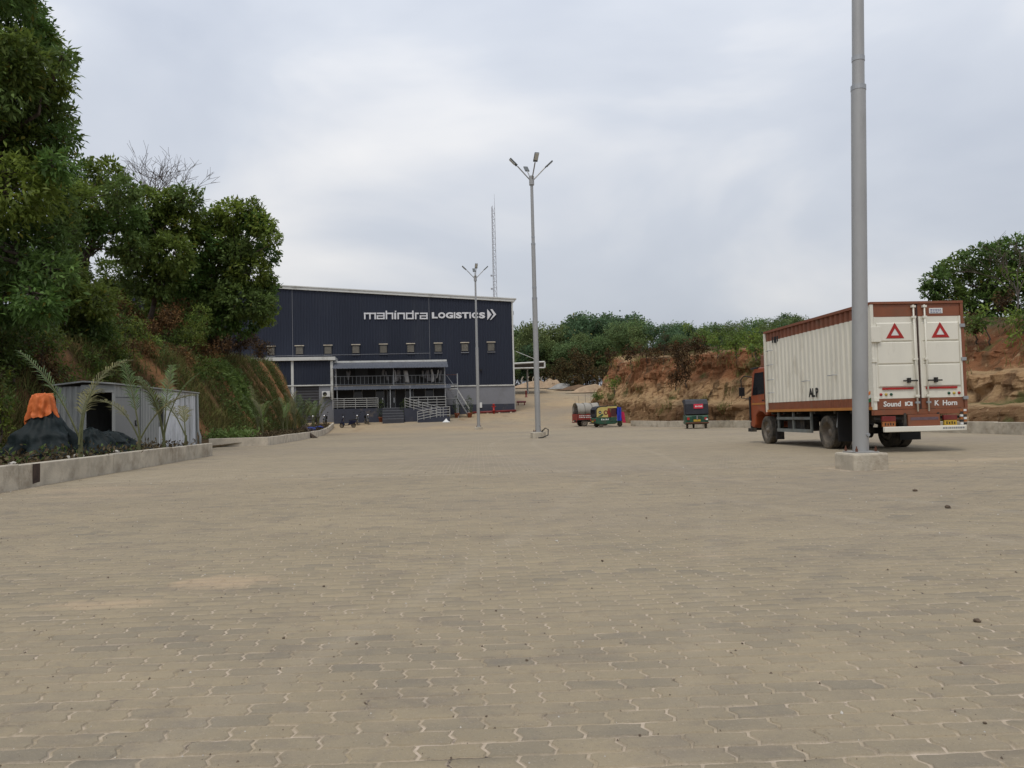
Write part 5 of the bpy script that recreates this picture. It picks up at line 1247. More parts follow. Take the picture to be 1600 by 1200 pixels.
# ================================================================== AUTO RICKSHAWS AND CARGO TRICYCLE
def rickshaw(label, loc, rot, side_canopy, decorated, sign=False):
    t = thing('auto_rickshaw', label, 'auto rickshaw', loc, rot, None)      # +x forward, z up, 2.65 long, 1.32 wide
    W_ = .66
    wheel(t, 1.05, 0, .22, .22, .11, seg=18)
    for s_ in (-1, 1): wheel(t, -.80, s_*.54, .22, .22, .12, seg=18)
    mb = MB(); mb.prism([(-1.28,.32),(-1.05,.26),(-.62,.24),(.35,.24),(.55,.30),(.55,.42),(.0,.46),(-.05,.78),(-1.22,.82),(-1.30,.72)], 'y', -W_, W_); body = mb.build('body', M['rick_green'], t, bevel=.05)
    mb = MB(); mb.prism([(.50,.30),(.95,.40),(1.22,.50),(1.24,.62),(1.06,1.02),(.98,1.02),(1.02,.66),(.50,.44)], 'y', -.50, .50); mb.build('front_cowl', M['rick_green'], t, bevel=.06)
    mb = MB(); mb.prism([(.86,.48),(1.02,.50),(1.33,.46),(1.30,.52),(1.05,.58)], 'y', -.1, .1); mb.build('front_mudguard', M['rick_green'], t, bevel=.02)
    # canopy: rear curtain, roof, side quarters
    mb = MB(); pr_ = [(-1.30,.84),(-1.28,1.45),(-1.12,1.66),(-.8,1.74),(.4,1.75),(.72,1.68),(.78,1.62),(.70,1.60),(.4,1.67),(-.8,1.66),(-1.08,1.58),(-1.20,1.42),(-1.22,.84)]
    mb.prism(pr_, 'y', -W_+.012, W_-.012); cn = mb.build('canopy', M['canopy_dark'], t, bevel=.03)
    for s_ in (-1, 1):
        mb = MB(); mb.prism([(-1.21,.83),(-1.19,1.42),(-1.07,1.57),(-.8,1.655),(-.20,1.66),(-.28,1.30),(-.22,.80)], 'y', s_*W_-.02, s_*W_+.01); mb.build('side_curtain', M[side_canopy], t)
        mb = MB(); mb.box(-.25, .55, s_*W_-.02, s_*W_+.012, 1.55, 1.69); mb.build('side_valance', M[side_canopy], t)
        for x_ in (.62,): mb = MB(); mb.tube([(x_+.42, s_*.5, .95), (x_+.06, s_*(W_-.05), 1.66)], .022, 6); mb.build('front_pillar', M['black'], t)
        mb = MB(); mb.tube([(-.02, s_*(W_-.03), .75), (-.02, s_*(W_-.03), 1.66)], .018, 6); mb.build('pillar', M['black'], t)
        mb = MB(); mb.box(-1.335, -1.29, s_*.50-.07, s_*.50+.07, .52, .66); mb.build('tail_lamp', M['red'], t)
        mb = MB(); mb.box(-.04, .50, s_*W_-.03, s_*W_-.0, .46, .80); mb.build('side_door', M['rick_green'], t)
    mb = MB(); mb.box(-1.0, -.25, -W_+.04, W_-.04, .60, .86); mb.build('rear_seat', M['maroon'], t, bevel=.03)
    mb = MB(); mb.box(-1.17, -1.03, -W_+.04, W_-.04, .8, 1.30); mb.build('seat_back', M['maroon'], t, bevel=.03)
    mb = MB(); mb.box(.15, .5, -.35, .35, .55, .70); mb.build('driver_seat', M['maroon'], t, bevel=.03)
    mb = MB(); mb.prism([(1.02,1.02),(1.05,1.02),(.74,1.62),(.71,1.62)], 'y', -.5, .5); mb.build('windscreen', M['dark_glass'], t)
    mb = MB(); mb.lathe([(0,.06),(.07,.05),(.09,0),(.08,-.06)], (1.22, 0, .72), 'x', 12); mb.build('headlamp', M['chrome'], t, smooth=True)
    mb = MB(); mb.tube([(.75,-.32,1.0),(.82,0,.98),(.75,.32,1.0)], .018, 6); mb.build('handlebar', M['black'], t)
    mb = MB(); mb.box(-1.40, -1.34, -W_, W_, .30, .38); mb.build('rear_bumper', M['rust'] if sign else M['black'], t, bevel=.015)
    mb = MB(); mb.box(-1.345, -1.30, -.20, .20, .42, .54); mb.build('number_plate', M['plate_yellow'], t)
    if sign:
        mb = MB(); mb.box(-1.325, -1.30, -.37, .17, 1.18, 1.45); sg = mb.build('rear_sign', M['sign_red'], t, bevel=.01)
        for k, yy in enumerate((-.29, -.21, -.13, -.02, .06)): mb = MB(); mb.box(-1.329, -1.324, yy-.03, yy+.025, 1.27, 1.36-.015*(k % 2)); mb.build('sign_mark', M['white_clean'], t)
        for k in range(3): mb = MB(); mb.box(-1.325, -1.29, -.30, .30, .585+.065*k, .62+.065*k); mb.build('vent_rib', M['rick_green'], t)
        mb = MB(); mb.box(-1.38, -1.33, -.03, .03, .55, .78); mb.build('rear_badge', M['chrome'], t)
        mb = MB(); mb.box(-1.36, -1.31, -.62, -.50, .50, .58); mb.build('reflector', M['white_clean'], t)
    else:
        mb = MB(); mb.box(-1.315, -1.295, -.40, .40, 1.12, 1.42); mb.build('rear_window', M['dark_glass'], t)
    if decorated:
        for s_ in (-1,):
            y_ = s_*W_
            for (cx, cz, r_, c_) in ((-.92, 1.22, .13, 'canopy_dark'), (-.42, 1.18, .19, 'red_dark')):
                mb = MB(); mb.lathe([(0,0),(r_,0)], (cx, y_-.023, cz), 'y', 20); mb.build('picture', M[c_], t)
            mb = MB(); mb.lathe([(0,0),(.10,0)], (-.41, y_-.026, 1.18), 'y', 16); mb.build('picture', M['rick_yellow'], t)
            mb = MB(); mb.box(-1.0, -.84, y_-.027, y_-.024, 1.19, 1.25); mb.build('picture', M['cloth_pale'], t)
            mb = MB(); mb.prism([(-1.15,.85),(-.8,.85),(-.6,1.02),(-.75,1.1),(-.95,.97)], 'y', y_-.026, y_-.0225); mb.build('picture', M['rick_green'], t)
            for k in range(5): mb = MB(); xx = -.85+.14*k; mb.prism([(xx, .57), (xx+.09, .57), (xx+.13, .70-.03*(k % 2)), (xx+.05, .70-.03*(k % 3))], 'y', y_-.010, y_+.004); mb.build('painted_mark', M['white_clean'], t)
            mb = MB(); mb.prism([(.22,.50),(.34,.60),(.22,.70),(.10,.60)], 'y', y_-.010, y_+.004); mb.build('painted_diamond', M['white_clean'], t)
            mb = MB(); mb.box(.05, .48, y_-.015, y_-.005, .85, 1.5); mb.build('doorway_curtain', M['maroon'], t)
            mb = MB(); r2 = [[(.56+.36*u, y_-.04+.03*math.sin(9*u+3*v), 1.60-1.10*v) for u in (0,.2,.4,.6,.8,1)] for v in (0,.25,.5,.75,1)]; mb.grid(r2); mb.build('blue_curtain', M['blue_cloth'], t, fix=False)
            mb = MB(); r2 = [[(.94+.30*u+.14*v, y_+.14-.02*math.sin(8*u+2*v), 1.22-.90*v) for u in (0,.25,.5,.75,1)] for v in (0,.33,.66,1)]; mb.grid(r2); mb.build('pink_cloth', M['pink_cloth'], t, fix=False)
    return t
rickshaw('green and yellow decorated auto rickshaw with blue curtain beside the red cargo tricycle', Vector((7.85, 63.6, gz(63.6))), R(14), 'rick_yellow', True)
rickshaw('green auto rickshaw with dark hood and red rear sign, standing before the kerb wall', Vector((12.45, 52.6, gz(52.6))), R(82), 'canopy_dark', False, True).scale = (1.13, 1.13, 1.13)
ct = thing('cargo_tricycle', 'red cargo three-wheeler with grey tarpaulin cover parked behind the decorated auto rickshaw', 'cargo tricycle', (6.4, 67.2, gz(67.2)), R(12))
wheel(ct, 1.75, 0, .25, .25, .12)
for s_ in (-1, 1): wheel(ct, -.35, s_*.62, .29, .29, .14)
mb = MB(); mb.box(-1.0, 1.0, -.72, .72, .50, .58); mb.build('bed_floor', M['chassis'], ct)
for a, b, c, d in ((-1.0,1.0,-.74,-.70),(-1.0,1.0,.70,.74),(-1.04,-1.0,-.74,.74),(1.0,1.04,-.74,.74)): mb = MB(); mb.box(a,b,c,d,.56,1.08); mb.build('bed_side', M['cargo_red'], ct)
for s_ in (-1, 1):
    for k in range(2):
        x = -.85
        mb = MB()
        while x < .8: l_ = rng.uniform(.06, .16); mb.box(x, x+l_, s_*.745-.002, s_*.745+.003, .88-.14*k, .95-.14*k); x += l_+.05
        tag(mb.build('painted_words', M['white_clean'], ct), kind='stuff')
mb = MB(); r_ = []
for x in np.linspace(-.98, 1.0, 12):
    r_.append([(x, y, z + .03*noise.noise((x*4, y*4, z*3)) + .03*math.cos(x*6.5)) for y, z in ((-.73,1.06),(-.75,1.45),(-.66,1.74),(-.35,1.95),(0,2.0),(.35,1.95),(.66,1.74),(.75,1.45),(.73,1.06))])
mb.grid(r_); o = mb.build('tarpaulin_cover', M['tarp_grey'], ct, smooth=True, fix=False); q = o.modifiers.new('s', 'SOLIDIFY'); q.thickness = .02
for x_ in (-.98, -.3, .35, 1.0):
    mb = MB(); mb.tube([(x_,-.765,.6),(x_,-.775,1.45),(x_,-.69,1.76),(x_,-.36,1.98),(x_,0,2.03),(x_,.36,1.98),(x_,.69,1.76),(x_,.775,1.45),(x_,.765,.6)], .018, 6); mb.build('cover_hoop', M['chassis'], ct)
mb = MB(); mb.prism([(1.1,.35),(2.05,.45),(2.2,.9),(1.95,1.6),(1.15,1.7)], 'y', -.5, .5); cb = mb.build('cab', M['cargo_red'], ct, bevel=.05)
mb = MB(); mb.prism([(2.14,1.0),(2.17,1.0),(1.97,1.55),(1.94,1.55)], 'y', -.42, .42); mb.build('windscreen', M['dark_glass'], cb)
mb = MB(); mb.box(-1.12, -1.02, -.6, .6, .32, .42); mb.build('rear_bumper', M['red_dark'], ct)
for s_ in (-1,1): mb = MB(); mb.box(-1.07,-1.035,s_*.6-.08,s_*.6+.08,.46,.55); mb.build('tail_lamp', M['red'], ct)
mb = MB(); mb.box(-1.0, 1.6, -.30, .30, .36, .49); mb.build('frame', M['chassis'], ct)

# ================================================================== MAST, FAR CANOPY, FENCE POSTS, SMALL THINGS
mp_ = uny(773.5, 470, 122.0); mh = uny(771.5, 322, 122.0).z; gb = gz(122)
mt = thing('lattice_mast', 'tall slender triangular lattice radio mast behind the warehouse', 'mast', (mp_.x, 122, gb), .3)
H_ = mh-gb; rr = .40
cor = [Vector((rr*math.cos(2*math.pi*k/3), rr*math.sin(2*math.pi*k/3), 0)) for k in range(3)]
tap = lambda z: 1 - .28*z/H_
for c in cor: mb = MB(); mb.tube([c, c*tap(H_)+Vector((0,0,H_))], [.045,.04], 6); mb.build('leg', M['mast'], mt)
mb = MB(); z = 0; k = 0
while z < H_-1:
    for i in range(3):
        a, b = cor[i]*tap(z), cor[(i+1)%3]*tap(z+1)
        mb.tube([a+Vector((0,0,z)), b+Vector((0,0,z+1))], .022, 4, False); mb.tube([cor[(i+1)%3]*tap(z)+Vector((0,0,z)), cor[i]*tap(z)+Vector((0,0,z))], .022, 4, False)
    z += 1
tag(mb.build('bracing', M['mast'], mt, fix=False), kind='stuff')
mb = MB(); mb.tube([cor[0]*tap(H_)+Vector((0,0,H_)), cor[0]*tap(H_)+Vector((0,0,H_+2))], [.03,.015], 5); mb.build('spire', M['mast'], mt)
for z_ in (H_*.35, H_*.55, H_*.62):
    mb = MB(); c = cor[2]*tap(z_)+Vector((0,0,z_)); mb.tube([c, c+Vector((-.5,-.3,.1))], .03, 5); mb.lathe([(0,-.12),(.14,-.12),(.16,.12),(0,.12)], c+Vector((-.5,-.3,.1)), 'z', 8); mb.build('antenna', M['mast'], mt)
# loading canopy showing past the warehouse corner
cp = thing('loading_canopy', 'white framed flat canopy projecting past the far corner of the warehouse', 'canopy', (0,0,0))
y_ = 118.0
a = uny(790, 569, y_); b = uny(851, 565.5, y_); c = uny(851, 574.5, y_)
for (p, q, r_) in ((a, b, .16), (Vector((a.x, y_, c.z)), c, .13), (b, c, .14)): mb = MB(); mb.tube([p, q], r_, 6); mb.build('frame_bar', M['trim'], cp)
mb = MB(); mb.box(a.x, b.x, y_+.1, y_+9, b.z-.25, b.z-.1); mb.build('deck', M['facade_base'], cp)
for x_, yy in ((b.x-2.6, y_+4), (b.x-2.6, y_+8.5)): mb = MB(); mb.tube([(x_, yy, gz(yy)-.2), (x_, yy, c.z)], .1, 8); mb.build('post', M['trim'], cp)
mb = MB(); p0 = uny(806, 549, y_); mb.tube([p0, uny(838, 562, y_)], .05, 6); mb.build('tie_rod', M['trim'], cp)
for i, px in enumerate((815.5, 824.5, 832.5, 846, 856)):
    Y_ = 140; p = uny(px, 600, Y_); zb_ = gz(Y_); t = thing('fence_post', 'thin concrete fence post with bent top before the far wood', 'fence post', (p.x, Y_, zb_), 0, 'bent fence posts at the far edge of the yard')
    mb = MB(); mb.tube([(0,0,-.3),(0,0,1.6),(.15,0,1.9),(.3,0,2.0)], .09, 6); mb.build('post', M['concrete_pale'], t)
p = uny(914, 562, 147); t = thing('lamp_post', 'small far lamp post standing against the dark wood', 'lamp post', (p.x, 147, gz(147)))
hh = uny(914, 543, 147).z - gz(147); mb = MB(); mb.tube([(0,0,-.2),(0,0,hh)], .09, 6); mb.build('pole', M['concrete_pale'], t); mb = MB(); mb.lathe([(0,hh-.05),(.25,hh),(.25,hh+.2),(0,hh+.28)], n=8); mb.build('lamp_head', M['white_clean'], t)
p = uny(822, 612, 112); t = thing('fire_hydrant', 'small dark hydrant post standing on the ramp past the warehouse corner', 'hydrant', (p.x, 112, gz(112)))
mb = MB(); mb.lathe([(0,-.1),(.22,-.1),(.22,.05),(.13,.1),(.11,.75),(.16,.8),(.1,.95),(0,1.0)], n=10); mb.build('barrel', M['red_dark'], t, smooth=True)
a = uny(806, 631, 98); t = thing('pipe_rack', 'short red pipe rack lying beside the far side of the warehouse', 'pipe', (a.x, 98, gz(98)))
for k in range(3): mb = MB(); mb.tube([(.1, -.3+.3*k, .35+.05*k), (1.3, -.3+.3*k, .35+.05*k)], .08, 8); mb.build('pipe', M['red_dark'], t)
for x_ in (.3, 1.1): mb = MB(); mb.box(x_-.06, x_+.06, -.4, .4, -.1, .27); mb.build('bearer', M['red_dark'], t)
# earth mounds at the head of the ramp
def mound(loc, rx, ry, h, m_, name, label, seed):
    mb = MB(); r_ = []
    for i in range(13):
        u = i/12; r_.append([(rx*u*math.cos(a)*(1+.2*noise.noise((math.cos(a)*1.5, math.sin(a)*1.5, seed))), ry*u*math.sin(a), h*(math.cos(u*math.pi)*.5+.5)*(1+.45*noise.noise((math.cos(a)*u*3, math.sin(a)*u*3, seed+4)))-.05) for a in np.linspace(0, 2*math.pi, 33)])
    mb.grid(r_); o = mb.build(name, m_, smooth=True, fix=False); o.location = loc; return tag(o, label, 'mound')
mat('mound_sand', (.40,.29,.19), .95, .25, .8, .8, 6, dirt=(.24,.16,.1), dirt_amt=.4, dirt_scale=.5)
mat('mound_grey', (.30,.29,.27), .95, .3, .8, .8, 5)
for i, (px, Y_, rx, h, m_, lb) in enumerate(((838, 139, 6, 1.3, 'mound_sand', 'low tan sand mound in front of the bent fence posts'), (862, 137, 3.2, 1.7, 'mound_sand', 'pale sand heap between the fence posts and the grey rubble heap'), (880, 133, 3.5, 1.0, 'mound_grey', 'grey rubble heap at the head of the ramp'), (905, 128, 5, .9, 'soil', 'dark brown earth mound at the head of the ramp'), (925, 120, 4.5, 1.2, 'mound_sand', 'tan earth mound beside the end of the cut bank'))):
    p = uny(px, 605, Y_); mound(Vector((p.x, Y_, gz(Y_))), rx, 2.2, h, M[m_], 'earth_mound', lb, i*3.3)
gv, gf = grit_cloud(2600, 5, 2.0, 16.0)
tag(link('grit', np_mesh('grit', gv, gf, M['stone'])), 'fine dark grit scattered over the paving', 'grit', kind='stuff')
gv, gf = grit_cloud(700, 6, 2.0, 16.0)
tag(link('grit', np_mesh('grit', gv, gf, M['stone_pale'])), 'fine pale grit scattered over the paving', 'grit', kind='stuff')
# loose stones on the paving, one by one
def stone(loc, r, seed, m_):
    bm = bmesh.new(); bmesh.ops.create_icosphere(bm, subdivisions=2, radius=1)
    for v in bm.verts:
        k = 1 + .45*noise.noise(v.co*1.3 + Vector((seed*3.1, 0, 0))); v.co = Vector((v.co.x*r*k, v.co.y*r*.8*k, v.co.z*r*.62*k))
    me = bpy.data.meshes.new('stone'); bm.to_mesh(me); bm.free(); me.materials.append(m_); me.polygons.foreach_set('use_smooth', [False]*len(me.polygons))
    o = link('stone', me); o.location = loc + Vector((0,0,r*.42)); o.rotation_euler = (0,0,seed); return o
sts = [(1527,972,.030,'stone','brown stone, the biggest loose one on the bare paving in front of the truck'), (823,1033,.014,'stone','small dark pebble on the paving in line with the lamp pole of the cable loop'), (1481,794,.055,'stone','brown stone lump on the paving between the near lamp block and the truck'),
       (1430,768,.05,'stone','brown stone on the paving just beside the near lamp block'), (1539,1131,.012,'stone',None), (941,877,.018,'stone',None), (506,917,.016,'stone',None), (443,998,.014,'stone',None), (557,1007,.014,'stone',None), (658,1008,.010,'stone',None),
       (1010,810,.02,'stone',None), (870,846,.02,'stone_pale',None), (775,955,.012,'stone',None), (970,1006,.010,'stone',None), (1160,1006,.010,'stone',None), (330,700,.09,'stone',None), (1000,1150,.010,'stone',None), (760,1120,.008,'stone',None)]
for i, (px, py, r_, m_, lb) in enumerate(sts):
    o = stone(unz(px, py, .005), r_*.62, i*1.7, M[m_]); tag(o, lb or 'tiny loose pebble lying on the open paving', 'stone', None if lb else 'pebbles scattered on the paving')
for i, (px, py, Y_, r_) in enumerate(((18,718,14.6,.08),(85,706,17.6,.10),(102,707,17.3,.07),(138,703,19.5,.10))):
    p = Vector((wall_x(Y_)-.45-.1*(i % 3), Y_, .40)); o = stone(p, r_, i*2.3+1, M['stone_pale']); tag(o, 'pale rubble stone lying on the soil behind the retaining wall', 'stone', 'rubble behind the retaining wall')
# blue bags and a leaning bundle of sticks by the curved kerb
for i, (px, py, Y_, r_, lb) in enumerate(((470,672,58,.42,'larger blue plastic bag lying on the planter soil behind the leaning sticks'), (496,668,66,.30,'smaller blue plastic bag on the planter soil nearer the scooter'))):
    p = Vector((lerp(_kin, Y_)-.75, Y_, gz(Y_)+.36)); o = stone(p, r_, 5.5+i, M['blue_bag']); o.name = 'plastic_bag'; o.scale = (1.3,1,.7); tag(o, lb, 'bag')
sp_ = uny(463, 690, 52.5); Yk = 52.0; xk = lerp(_kin, Yk)
t = thing('stick_bundle', 'small bundle of brown sticks leaning on the curved planter kerb', 'sticks', (xk+.35, Yk-1, 0))
for k in range(4): mb = MB(); mb.tube([(.15*k-.1, -.1*k, 0), (-.35-.08*k, .1*k+.1, .55), (-.6-.1*k, .3, .95-.06*k)], [.05,.045,.03], 6); mb.build('stick', M['bark'], t)
# ================================================================== VEGETATION
GREEN = [(1.0,1.0,1.0), (1.12,1.05,.8), (.85,.95,.9), (1.25,1.12,.75), (.75,.9,.8)]
def curve_pts(a, b, sag, n=6, jit=.1, r_=rng):
    a, b = Vector(a), Vector(b); d = (b-a).length
    return [a.lerp(b, i/n) + Vector((r_.gauss(0, jit*d*.12), r_.gauss(0, jit*d*.12), sag*math.sin(math.pi*i/n)*d)) * (0 if i in (0, n) else 1) for i in range(n+1)]
def crown_parts(lobes, dens, leaf, width, tuft, seed, palette=GREEN, droop=.25, spread=.10, yellow=.02):
    parts = []
    r_ = np.random.default_rng(seed); rr_ = random.Random(seed)
    for i, (c, rad) in enumerate(lobes):
        rad = np.asarray(rad if hasattr(rad, '__len__') else (rad, rad, rad*.85), float)
        area = 4*math.pi*float(np.mean(rad))**2; n = max(12, int(area*dens))
        pts, nr = blob_pts(n, c, rad*np.array([1,1,1]), seed*97+i, .45)
        # clump: keep tufts where a noise field is positive, so the lobe breaks up
        keep = np.array([noise.noise(Vector(p)*(1.1/max(.6, float(rad.mean())))*1.6 + Vector((seed,i,0))) > -.28 for p in pts]); pts, nr = pts[keep], nr[keep]
        if len(pts) == 0: continue
        nr = nr + np.array([0,0,.15])
        v, f, t = leaves(pts, nr, leaf, width, (.72, 1.5), droop, seed*131+i, tuft, spread)
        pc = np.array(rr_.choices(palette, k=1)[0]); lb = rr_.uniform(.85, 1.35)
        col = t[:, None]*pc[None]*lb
        # a few yellowing leaves
        yl = r_.random(len(col)) < yellow; col[yl] = np.array([2.4,1.5,.9])*.8
        parts.append((v, f, col))
    return parts
def make_tree(name, label, base, lobes, dens=9, leaf=.22, width=.09, tuft=6, seed=1, trunk_r=.22, group=None, m_leaf='leaf', fork=.45, bark='bark', palette=GREEN, droop=.25, spread=.1, cat='tree', twigs=0, trunk_to=None):
    t = thing(name, label, cat, base, 0, group); base = Vector(base); rr_ = random.Random(seed)
    loc = [(tuple(Vector(c)-base), r) for c, r in lobes]
    cen = Vector((np.mean([c[0] for c, _ in loc]), np.mean([c[1] for c, _ in loc]), np.mean([c[2] for c, _ in loc])))
    mid = Vector((cen.x*.45, cen.y*.45, cen.z*fork))
    mb = MB(); pts = curve_pts((0,0,-.3), mid, 0, 5, .5, rr_); mb.tube(pts, [trunk_r*(1-.08*i) for i in range(6)], 9)
    top = mid.lerp(cen, .8); p2 = curve_pts(mid, top, 0, 4, .4, rr_); mb.tube(p2, [trunk_r*.6*(1-.12*i) for i in range(5)], 7)
    tr = mb.build('trunk', M[bark], t, smooth=True, fix=False)
    mb = MB()
    for c, r in loc:
        c = Vector(c); s_ = mid.lerp(top, rr_.uniform(0, .9)) if c.z > mid.z else mid.lerp(Vector((0,0,mid.z*.7)), rr_.uniform(0, .6))
        rl = r if not hasattr(r, '__len__') else r[0]
        mb.tube(curve_pts(s_, c, .06, 5, .8, rr_), [trunk_r*.28, trunk_r*.24, trunk_r*.2, trunk_r*.15, trunk_r*.1, trunk_r*.05], 5, False)
        for k in range(5 + twigs):
            d = Vector((rr_.gauss(0,1), rr_.gauss(0,1), rr_.gauss(.3,1))).normalized()*rl*rr_.uniform(.6, 1.0)
            mb.tube([c*.85+s_*.15, c+d*.5+Vector((0,0,.05)), c+d], [trunk_r*.08, trunk_r*.05, .008], 4, False)
    tag(mb.build('limbs', M[bark], t, fix=False), kind='stuff')
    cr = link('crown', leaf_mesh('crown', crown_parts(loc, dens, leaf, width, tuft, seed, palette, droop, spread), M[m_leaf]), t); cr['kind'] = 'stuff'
    return t
def hz(x, y):
    """height of the left hillside at x, y (plateau)"""
    cx, ch = lerp(_crest, y), lerp(_ch, y); d = cx - x
    if d >= 0: return hill_pt(y, 1 + max(.001, d)/30).z
    fx = lerp(_foot, y); t = (x-fx)/(cx-fx); return hill_pt(y, min(1, max(-1, t))).z
def plob(items, Y, jy=1.2, seed=0):
    r_ = random.Random(seed); o = []
    for (px, py, rp) in items:
        yy = Y + r_.uniform(-jy, jy); p = uny(px, py, yy); o.append((tuple(p), rp/FPX*yy*1.12))
    return o
# --- big tree beside the yard
big = [(-20,-40,75),(20,45,55),(55,105,46),(100,92,15),(88,128,22),(20,150,60),(78,180,34),(45,230,50),(86,262,24),(15,300,60),(70,320,40),(30,390,60),(88,370,32),(-40,120,80),(-50,250,80),(-50,400,80),(80,425,34),(20,470,48),(-60,-80,80),(60,470,34),(25,95,45),(60,235,45),(66,60,22),(95,215,20)]
bx, by = -20.0, 26.0
make_tree('rubber_tree', 'huge dark leafy tree towering above the bank behind the tarpaulin heap', (bx, by, hz(bx, by)-.1), plob(big, 26, 1.8, 1), 19, .27, .095, 7, 11, .42, 'trees on the left bank', droop=.35, spread=.10)
t2 = [(128,275,28),(165,270,26),(190,300,28),(115,320,36),(155,320,36),(195,340,30),(120,370,36),(100,420,30),(180,372,24),(205,390,26),(118,440,22),(145,352,22),(100,300,30)]
make_tree('rubber_tree', 'leafy tree with sky showing through its branches, on the bank behind the container cabin', (-27.5, 46, hz(-27.5, 46)-.1), plob(t2, 46, 1.6, 2), 12, .30, .15, 6, 12, .26, 'trees on the left bank')
t3 = [(235,320,28),(265,318,26),(290,312,22),(240,360,36),(285,355,34),(225,400,30),(265,400,36),(310,385,30),(215,440,24),(250,440,30),(295,430,34),(222,350,26),(270,455,28)]
make_tree('rubber_tree', 'leafy tree standing between two others on the bank, bare crown rising behind it', (-24.0, 50, hz(-24, 50)-.1), plob(t3, 50, 1.6, 3), 12, .32, .16, 6, 13, .26, 'trees on the left bank')
t4 = [(330,345,24),(358,330,20),(388,330,20),(408,350,18),(425,370,14),(345,375,34),(385,375,32),(415,400,18),(345,420,38),(390,425,30),(420,440,12),(330,465,32),(370,468,34),(405,475,22),(345,500,24),(385,505,20),(415,497,12),(310,440,30),(410,455,20),(365,400,30),(400,350,20)]
make_tree('rubber_tree', 'broad leafy tree overhanging the dark warehouse wall at the end of the bank', (-22.6, 53, hz(-22.6, 53)-.1), plob(t4, 53, 1.6, 4), 13, .32, .16, 6, 14, .3, 'trees on the left bank')
t5 = [(60,430,50),(110,480,34),(20,530,44),(80,540,36),(150,470,30),(140,520,30),(-20,470,50)]
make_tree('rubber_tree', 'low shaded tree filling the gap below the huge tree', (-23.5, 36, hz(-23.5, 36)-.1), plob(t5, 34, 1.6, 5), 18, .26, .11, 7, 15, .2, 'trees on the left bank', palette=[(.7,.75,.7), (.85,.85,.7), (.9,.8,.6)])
t6 = [(120,475,38),(170,470,36),(220,475,36),(265,490,38),(310,500,34),(150,520,34),(200,520,34),(250,530,34),(300,535,28),(330,515,22),(95,440,38),(325,480,28),(60,500,40),(180,430,26)]
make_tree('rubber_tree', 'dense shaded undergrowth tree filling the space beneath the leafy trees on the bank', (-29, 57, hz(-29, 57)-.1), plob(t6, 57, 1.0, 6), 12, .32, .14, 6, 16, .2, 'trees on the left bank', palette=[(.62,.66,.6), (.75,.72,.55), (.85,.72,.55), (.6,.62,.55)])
# --- bare tree
def bare_tree(label, base, top_z, spread, seed, group=None, r0=.16, depth=5):
    t = thing('bare_tree', label, 'tree', base, 0, group); rr_ = random.Random(seed); trunk = MB(); tw = MB()
    H0 = top_z - base[2]
    def grow(p, d, l, r, lev):
        q = p + d*l; mid_ = p.lerp(q, .5) + Vector((rr_.gauss(0,.04), rr_.gauss(0,.04), 0))*l
        (trunk if lev < 2 else tw).tube([p, mid_, q], [r, r*.85, r*.68], 6 if lev < 2 else 4, False)
        if lev >= depth: return
        for k in range(2 if lev < 1 else rr_.choice((2, 3, 3))):
            nd = (d + Vector((rr_.gauss(0,.5)*spread, rr_.gauss(0,.5)*spread, rr_.gauss(.1,.25)))).normalized()
            grow(p.lerp(q, rr_.uniform(.65, 1)), nd, l*rr_.uniform(.62, .82), max(.014, r*.6), lev+1)
    grow(Vector((0,0,-.2)), Vector((0,0,1)), H0*.335, r0, 0)
    trunk.build('trunk', M['bark_grey'], t, fix=False); tag(tw.build('twigs', M['bark'], t, fix=False), kind='stuff'); return t
p = uny(283, 560, 62); bare_tree('leafless grey tree rising behind the leafy trees on the bank', (p.x, 62, hz(p.x, 62)), uny(283, 236, 62).z, 1.15, 4, None, .2, 6)
p = uny(215, 560, 60); bare_tree('thin leafless tree half hidden beside the taller leafless tree', (p.x, 60, hz(p.x, 60)), uny(215, 262, 60).z, .8, 9, None, .12, 5)
# --- shrubs on the left bank
DRY = [(1.0,.75,.6), (1.3,.95,.7), (.8,.6,.5)]
DULL = [(.75,.72,.6), (.9,.85,.65), (1.1,.95,.6), (.6,.65,.55)]
shr = [(25,590,34,30,'leaf',DULL),(75,585,30,31,'leaf',DULL),(110,560,30,34,'leaf',DULL),(150,545,30,38,'leaf',DULL),(195,520,30,42,'leaf',DULL),(180,565,26,36,'leaf',DULL),(240,545,28,42,'leaf',DULL),(255,500,30,46,'leaf_dry',DRY),(205,480,30,47,'leaf_dry',DRY),(290,520,28,46,'leaf',DULL),
       (275,560,26,43,'leaf_dry',DRY),(318,545,22,47,'leaf_dry',DRY),(225,585,22,39,'leaf_dry',DRY),(345,535,22,56,'leaf_dry',[(.55,.45,.42)]),(375,530,22,60,'leaf_dry',[(.5,.42,.42)]),(402,543,14,64,'leaf_dry',[(.6,.5,.45)]),(305,500,24,48,'leaf',GREEN),(140,590,24,34,'leaf',DULL),(320,575,18,45,'leaf',DULL),(-15,600,34,26,'leaf',DULL),(45,545,30,33,'leaf',DULL),(270,470,30,50,'leaf_dry',DRY),(60,520,34,30,'leaf',DULL),(110,600,24,30,'leaf',DULL),(20,545,34,28,'leaf',DULL),(70,560,30,29,'leaf_dry',DRY),(165,600,20,35,'leaf',DULL),(205,555,26,38,'leaf_dry',DRY),(250,590,22,41,'leaf',DULL),(5,640,20,24,'leaf',DULL),(130,520,30,36,'leaf',DULL),(300,590,20,43,'leaf',DULL),(290,480,28,50,'leaf',DULL)]
